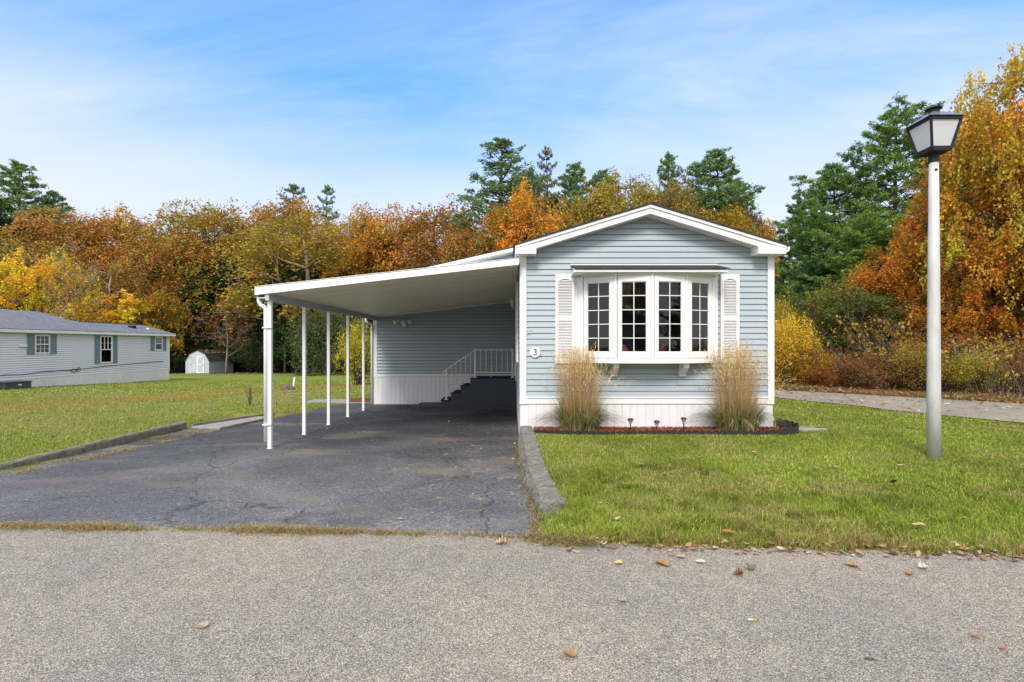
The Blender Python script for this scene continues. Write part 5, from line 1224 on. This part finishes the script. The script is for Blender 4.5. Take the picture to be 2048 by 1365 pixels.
FL=[('oak',1325,1128,.13,ORc,'wide orange-tan lobed leaf on the road just below the lawn edge'),('oval',1500,1141,.12,TANc,'large pale tan upright leaf on the road below the lawn edge'),('oak',1478,1149,.08,DBc,'brown stalky leaf beside the large pale tan leaf on the road'),
('oak',1705,1131,.10,ORc,'orange lobed leaf at the road edge, middle of the right half'),('oak',1820,1148,.075,ORc,'small orange lobed leaf on the road right of the middle'),('oak',1847,1137,.09,PAc,'whitish curled leaf at the road edge below the lamp post'),
('oak',405,1253,.085,TANc,'tan lobed leaf alone on the left part of the road'),('oak',1140,1310,.085,ORc,'rusty lobed leaf in the foreground near the bottom middle'),('oak',1950,1273,.05,ORc,'small orange leaf on the road at the lower right'),('oval',2006,1296,.045,(.4,.17,.1),'tiny reddish leaf on the road at the bottom right'),
('oval',1245,1202,.05,(.42,.26,.14),'small brownish leaf on the middle of the road'),('oval',1237,1128,.07,YEc,'yellowish oval leaf on the road left of the wide orange-tan leaf'),('oval',1400,1124,.08,PAc,'pale oval leaf at the road edge right of the wide orange-tan leaf'),('oval',1362,1115,.075,TANc,'tan oval leaf at the edge of the lawn above the road'),
('oak',1003,1088,.11,TANc,'tan lobed leaf on the grass tuft at the driveway corner'),('oval',801,1038,.06,YEc,'yellow leaf on the driveway near the road'),('oval',1030,958,.05,TANc,'small tan leaf on the driveway beside the low wall'),
('oval',655,859,.07,TANc,'tan leaf on the driveway between the posts'),('oak',946,893,.09,ORc,'orange leaf on the driveway under the carport'),('oval',962,899,.06,TANc,'tan leaf right of the orange one on the driveway'),('oval',931,897,.06,DBc,'dark leaf left of the orange one on the driveway'),
('oval',1790,966,.135,DBc,'large dark brown leaf standing in the front lawn left of the lamp post'),('oak',1925,946,.09,DBc,'small dark red leaf on the lawn right of the lamp post'),('oval',1838,1053,.10,TANc,'tan oval leaf on the lawn below the lamp post'),('oval',1931,1036,.08,ORc,'orange-brown leaf on the lawn at the lower right'),
('oval',1800,932,.08,TANc,'pale tan leaf on the lawn left of the lamp post base'),('oval',1632,938,.07,TANc,'light tan leaf on the lawn in front of the home corner'),('oval',1672,934,.07,(.5,.3,.2),'pinkish tan leaf on the lawn just right of the light tan one'),('oval',1508,905,.08,TANc,'tan leaf on the lawn in front of the right grass clump'),('oak',1283,931,.07,ORc,'small orange leaf on the lawn below the window'),
('oval',1458,1065,.12,(.42,.16,.06),'rust leaf on the rough front edge of the lawn'),('oak',745,882,.06,TANc,'tan lobed leaf in the middle of the driveway')]
for i,(nm,px,py,s,col,lab) in enumerate(FL):
    Y=CAMZ*F/(py-690); X=(px-1022)*Y/F; 
    for _ in range(4):
        if Y<road_edge(X)+.06: z=.012
        elif X<.3: z=float(z_drive(X,Y))+.012
        else: z=float(z_lawn(X,Y))+.045
        Y=(CAMZ-z)*F/(py-690); X=(px-1022)*Y/F
    o=bpy.data.objects.new('fallen_leaf',LM[nm,i%3]); COL.objects.link(o); o.location=(X,Y,z); o.scale=(s,s,s*(1.5 if 'upright' in lab or 'standing' in lab else .8)); o.rotation_euler=((.5 if ('upright' in lab or 'standing' in lab) else 0)+.1*random.random(),.15*random.random(),random.random()*6.28); o.color=(*col,1)
    tag(o,lab,'fallen leaf','fallen leaves')
cg=thing('cigarette_butt','small cigarette butt with orange filter on the road','cigarette butt',(at(1506,0,3.15)[0],3.15,.012)); c_=cg.location
obj('paper',MB().tube([(c_.x-.03,c_.y,.014),(c_.x-.005,c_.y-.003,.014)],.0045,8),M['white'],cg); M['filter']=plain('cigarette_filter',(.5,.28,.08),.7); obj('filter',MB().tube([(c_.x-.0049,c_.y-.003,.014),(c_.x+.018,c_.y-.006,.014)],.0047,8),M['filter'],cg)
def litter(name,X,Y,Z,s,lab,cols):
    n=len(X); rg=np.random.default_rng(n); ol=np.array(oval_leaf()); ok=np.array(oak_leaf()); Vs=[];Fs=[];Ts=[];b=0
    for i in range(n):
        P=ok if rg.random()<.45 else ol; a=rg.random()*6.28; sz_=s*(.22+1.25*rg.random()**2.2); c0,s0=math.cos(a),math.sin(a); tl=rg.normal(size=2)*.22; cu=.4*rg.random()
        x=P[:,0]*sz_;y=P[:,1]*sz_; xx=x*c0-y*s0; yy=x*s0+y*c0; zz=xx*tl[0]+yy*tl[1]+cu*(x*x+y*y)/sz_; zz-=zz.min()-.002
        V=np.stack([X[i]+xx,Y[i]+yy,Z[i]+zz],1); m=len(P); c=np.array([[X[i],Y[i],Z[i]+zz.mean()*.7]])
        Vs.append(np.concatenate([c,V])); k=np.arange(m); Fs.append(np.stack([np.full(m,b),b+1+k,b+1+(k+1)%m],1)); col=np.array(cols[rg.integers(0,len(cols))])*(.6+.7*rg.random()); Ts.append(np.tile(col,(m+1,1))); b+=m+1
    return tag(np_obj(name,np.concatenate(Vs),np.concatenate(Fs),M['litter'],None,np.concatenate(Ts)),lab,'leaf litter',kind='stuff')
LC=[(.40,.27,.16),(.30,.17,.09),(.48,.36,.24),(.20,.10,.06),(.50,.42,.31),(.16,.09,.06),(.34,.18,.08)]
rng=np.random.default_rng(55)
x=.2+4.6*rng.random(900)**.9; x=np.concatenate([x,rng.uniform(-.3,.6,25)]); y=road_edge(x)+.03+rng.normal(size=len(x))*.07; 
x2=rng.normal(size=90)*.06; y2=rng.uniform(4.7,8.9,90); x2=x2+drive_r(y2)-.05
x3=rng.uniform(-3.8,.1,70); y3=rng.uniform(5.5,14.6,70)
x4=rng.uniform(-1.2,.1,60); y4=rng.uniform(13.3,14.75,60)
x5=rng.uniform(.7,9,90); y5=road_edge(x5)+.4+rng.random(90)*7; k=(y5<8.3)|(x5>5); x5=x5[k];y5=y5[k]
X=np.concatenate([x,x2,x3,x4,x5]); Y=np.concatenate([y,y2,y3,y4,y5]); Z=np.concatenate([np.where(y<road_edge(x)+.05,.012,.035),z_drive(x2,y2)+.005,z_drive(x3,y3)+.008,z_drive(x4,y4)+.008,z_lawn(x5,y5)+.03])
keep=np.ones(len(X),bool); keep[len(x)+len(x2):len(x)+len(x2)+70]=rng.random(70)<.45
litter('leaf_litter',X[keep],Y[keep],Z[keep],.05,'small dead leaves gathered along the lawn edge, the low wall and the driveway',LC)
n=5200; s=rng.uniform(-2,26,n); w_=rng.normal(size=n)*.9+.9
X=4+s*.70+w_*.7; Y=21.2-s*.70+w_*.7; k=(X+Y>24.4)&(X>4.6); X=X[k];Y=Y[k]
litter('woodland_litter',X,Y,z_lawn(X,Y)+.03+.05*rng.random(len(X)),.10,'rust-coloured leaves and weeds along the far side of the path',[(.30,.14,.06),(.40,.20,.08),(.22,.09,.05),(.45,.30,.14),(.20,.16,.05),(.30,.10,.08)])
n=2200; X=rng.uniform(5,13,n); Y=rng.uniform(9,20,n); k=(Y+1.957*X>28)&(X+Y<25.5); litter('path_leaves',X[k],Y[k],z_lawn(X[k],Y[k])+.03,.09,'scattered fallen leaves lying on the path',LC)
# weeds under the right wood edge
n=16000; s=rng.uniform(-2,24,n); w_=np.abs(rng.normal(size=n))*.8; X=4.2+s*.7+w_*.7; Y=21.3-s*.7+w_*.7; k=(X+Y>25.2)&(X>4.8); X=X[k];Y=Y[k]
blade_obj('path_verge_weeds',X,Y,z_lawn(X,Y),.08+.25*rng.random(len(X))*vnoise(X*1.5,Y*1.5),np.full(len(X),.018),rng,np.array([[.26,.17,.07],[.16,.14,.04],[.30,.12,.06],[.20,.20,.05],[.38,.28,.12]])[rng.integers(0,5,len(X))]*(.6+.7*rng.random((len(X),1))),1.3,'brown and green weeds on the verge of the wood beyond the path','weeds')
# leaves under shed
n=900; x=rng.normal(size=n)*2.2+at(440,0,51)[0]+.6; y=50.6+rng.random(n)*1.3; litter('shed_leaf_drift',x,y,z_left(x,y)+.02,.22,'drift of pinkish fallen leaves beside the garden shed',[(.30,.14,.12),(.35,.20,.15),(.25,.10,.07)])
n=420; x=rng.uniform(sx0+.9,sx1-.0,n); 
x=cxs+ (sx1-cxs-.35)*rng.random(n); y=rng.uniform(52,56,n); z=sz+2.37-(x-cxs)*.43+.03
litter('roof_leaves',x,y,z,.2,'pinkish fallen leaves lying on the shed roof',[(.34,.16,.14),(.38,.22,.17)])
# bed debris by rear corner
tag(obj('planting_bed',MB().prism([(-5.1,16.3),(-4.35,16.28),(-4.35,17.1),(-5.0,17.0),(-5.25,16.6)],'z',-.14,-.06),M['mulch_base'],bevel=.03),'small brown planting bed at the rear corner of the carport','planting bed')
for q in list(COL.objects):
    if q.parent is None and q.get('kind') is None and not q.get('label') and q.type in('MESH','EMPTY'): print('UNLABELLED',q.name)

# ------------------------------------------------------------------ light, sky, camera
EL,AZ=42,193   # sun: elevation, compass-like azimuth (from +Y clockwise)
sd=bpy.data.lights.new('sun','SUN'); sd.energy=2.0; sd.angle=math.radians(17); sd.color=(1,.94,.84); so_=bpy.data.objects.new('sun',sd); COL.objects.link(so_)
a=math.radians(AZ); e=math.radians(EL); dirv=Vector((math.sin(a)*math.cos(e),math.cos(a)*math.cos(e),math.sin(e)))
so_.rotation_euler=dirv.to_track_quat('Z','Y').to_euler()
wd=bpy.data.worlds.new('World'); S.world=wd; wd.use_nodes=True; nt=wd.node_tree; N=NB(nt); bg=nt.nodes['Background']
sky=N.n('ShaderNodeTexSky',sky_type='NISHITA'); sky.sun_disc=False; sky.sun_elevation=e; sky.sun_rotation=a; sky.air_density=1.0; sky.dust_density=.6; sky.ozone_density=2.2; sky.altitude=50
tc=N.n('ShaderNodeTexCoord'); g_=tc.outputs['Generated']; sep=N.n('ShaderNodeSeparateXYZ'); N.l(g_,sep.inputs[0])
den=N.math('ADD',N.math('MAXIMUM',sep.outputs[2],0.0),.14); inv=N.math('DIVIDE',1.0,den)
sc=N.n('ShaderNodeVectorMath',operation='SCALE'); N.l(g_,sc.inputs[0]); N.l(inv,sc.inputs['Scale'])
v1=N.map(sc.outputs[0],(.35,1.1,1),(0,0,math.radians(-14))); n1=N.noise(v1,1.1,7,.62,.6); n2=N.noise(N.map(sc.outputs[0],(.5,.8,1),(0,0,math.radians(20))),.55,4,.5,.3)
cl=N.math('ADD',N.math('MULTIPLY',n1,.6),N.math('MULTIPLY',n2,.55)); bk=N.ramp(sep.outputs[1],[(.0,.30),(.35,0.)]); cm=N.ramp(N.math('ADD',cl,bk),[(.50,0.),(.60,.26),(.72,.62),(.85,.9)])  # bk: extra cloud behind the camera, added to neutralise the ambient light
hz=N.ramp(sep.outputs[2],[(0,.95),(.22,.90),(.28,.72),(.34,.42),(.39,.18),(.44,.03),(.60,.12),(.74,.85)])  # top stops: cloudy zenith out of view, added to whiten the ambient light
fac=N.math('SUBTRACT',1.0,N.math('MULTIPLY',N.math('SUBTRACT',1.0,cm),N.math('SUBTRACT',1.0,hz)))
tn=N.ramp(sep.outputs[2],[(.0,(.22,.42,.64)),(.30,(.12,.43,.80)),(.47,(.05,.50,.92)),(.7,(.05,.48,.90))])
skc=N.mix(1.0,N.mix(1.0,sky.outputs[0],(2.5,2.5,2.5),'MULTIPLY'),tn,'MULTIPLY')
white=N.mix(1.0,N.ramp(sep.outputs[1],[(.0,(.92,.92,.93)),(.35,(.50,.535,.605))]),(10.,10.,10.),'MULTIPLY')  # unseen cloud behind the camera made brighter to keep the ambient light up
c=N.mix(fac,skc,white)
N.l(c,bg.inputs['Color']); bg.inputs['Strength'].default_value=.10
cam=bpy.data.cameras.new('camera'); co=bpy.data.objects.new('camera',cam); COL.objects.link(co); co.location=(0,0,CAMZ); co.rotation_euler=(math.pi/2,0,0)
cam.sensor_width=36; cam.lens=F/2048*36; cam.shift_x=2/2048; cam.shift_y=7.5/2048; cam.clip_end=2000; cam.clip_start=.05; S.camera=co
S.view_settings.view_transform='Standard'; S.view_settings.look='None'; S.view_settings.gamma=1; S.view_settings.exposure=.82
S.cycles.max_bounces=6; S.cycles.transparent_max_bounces=12
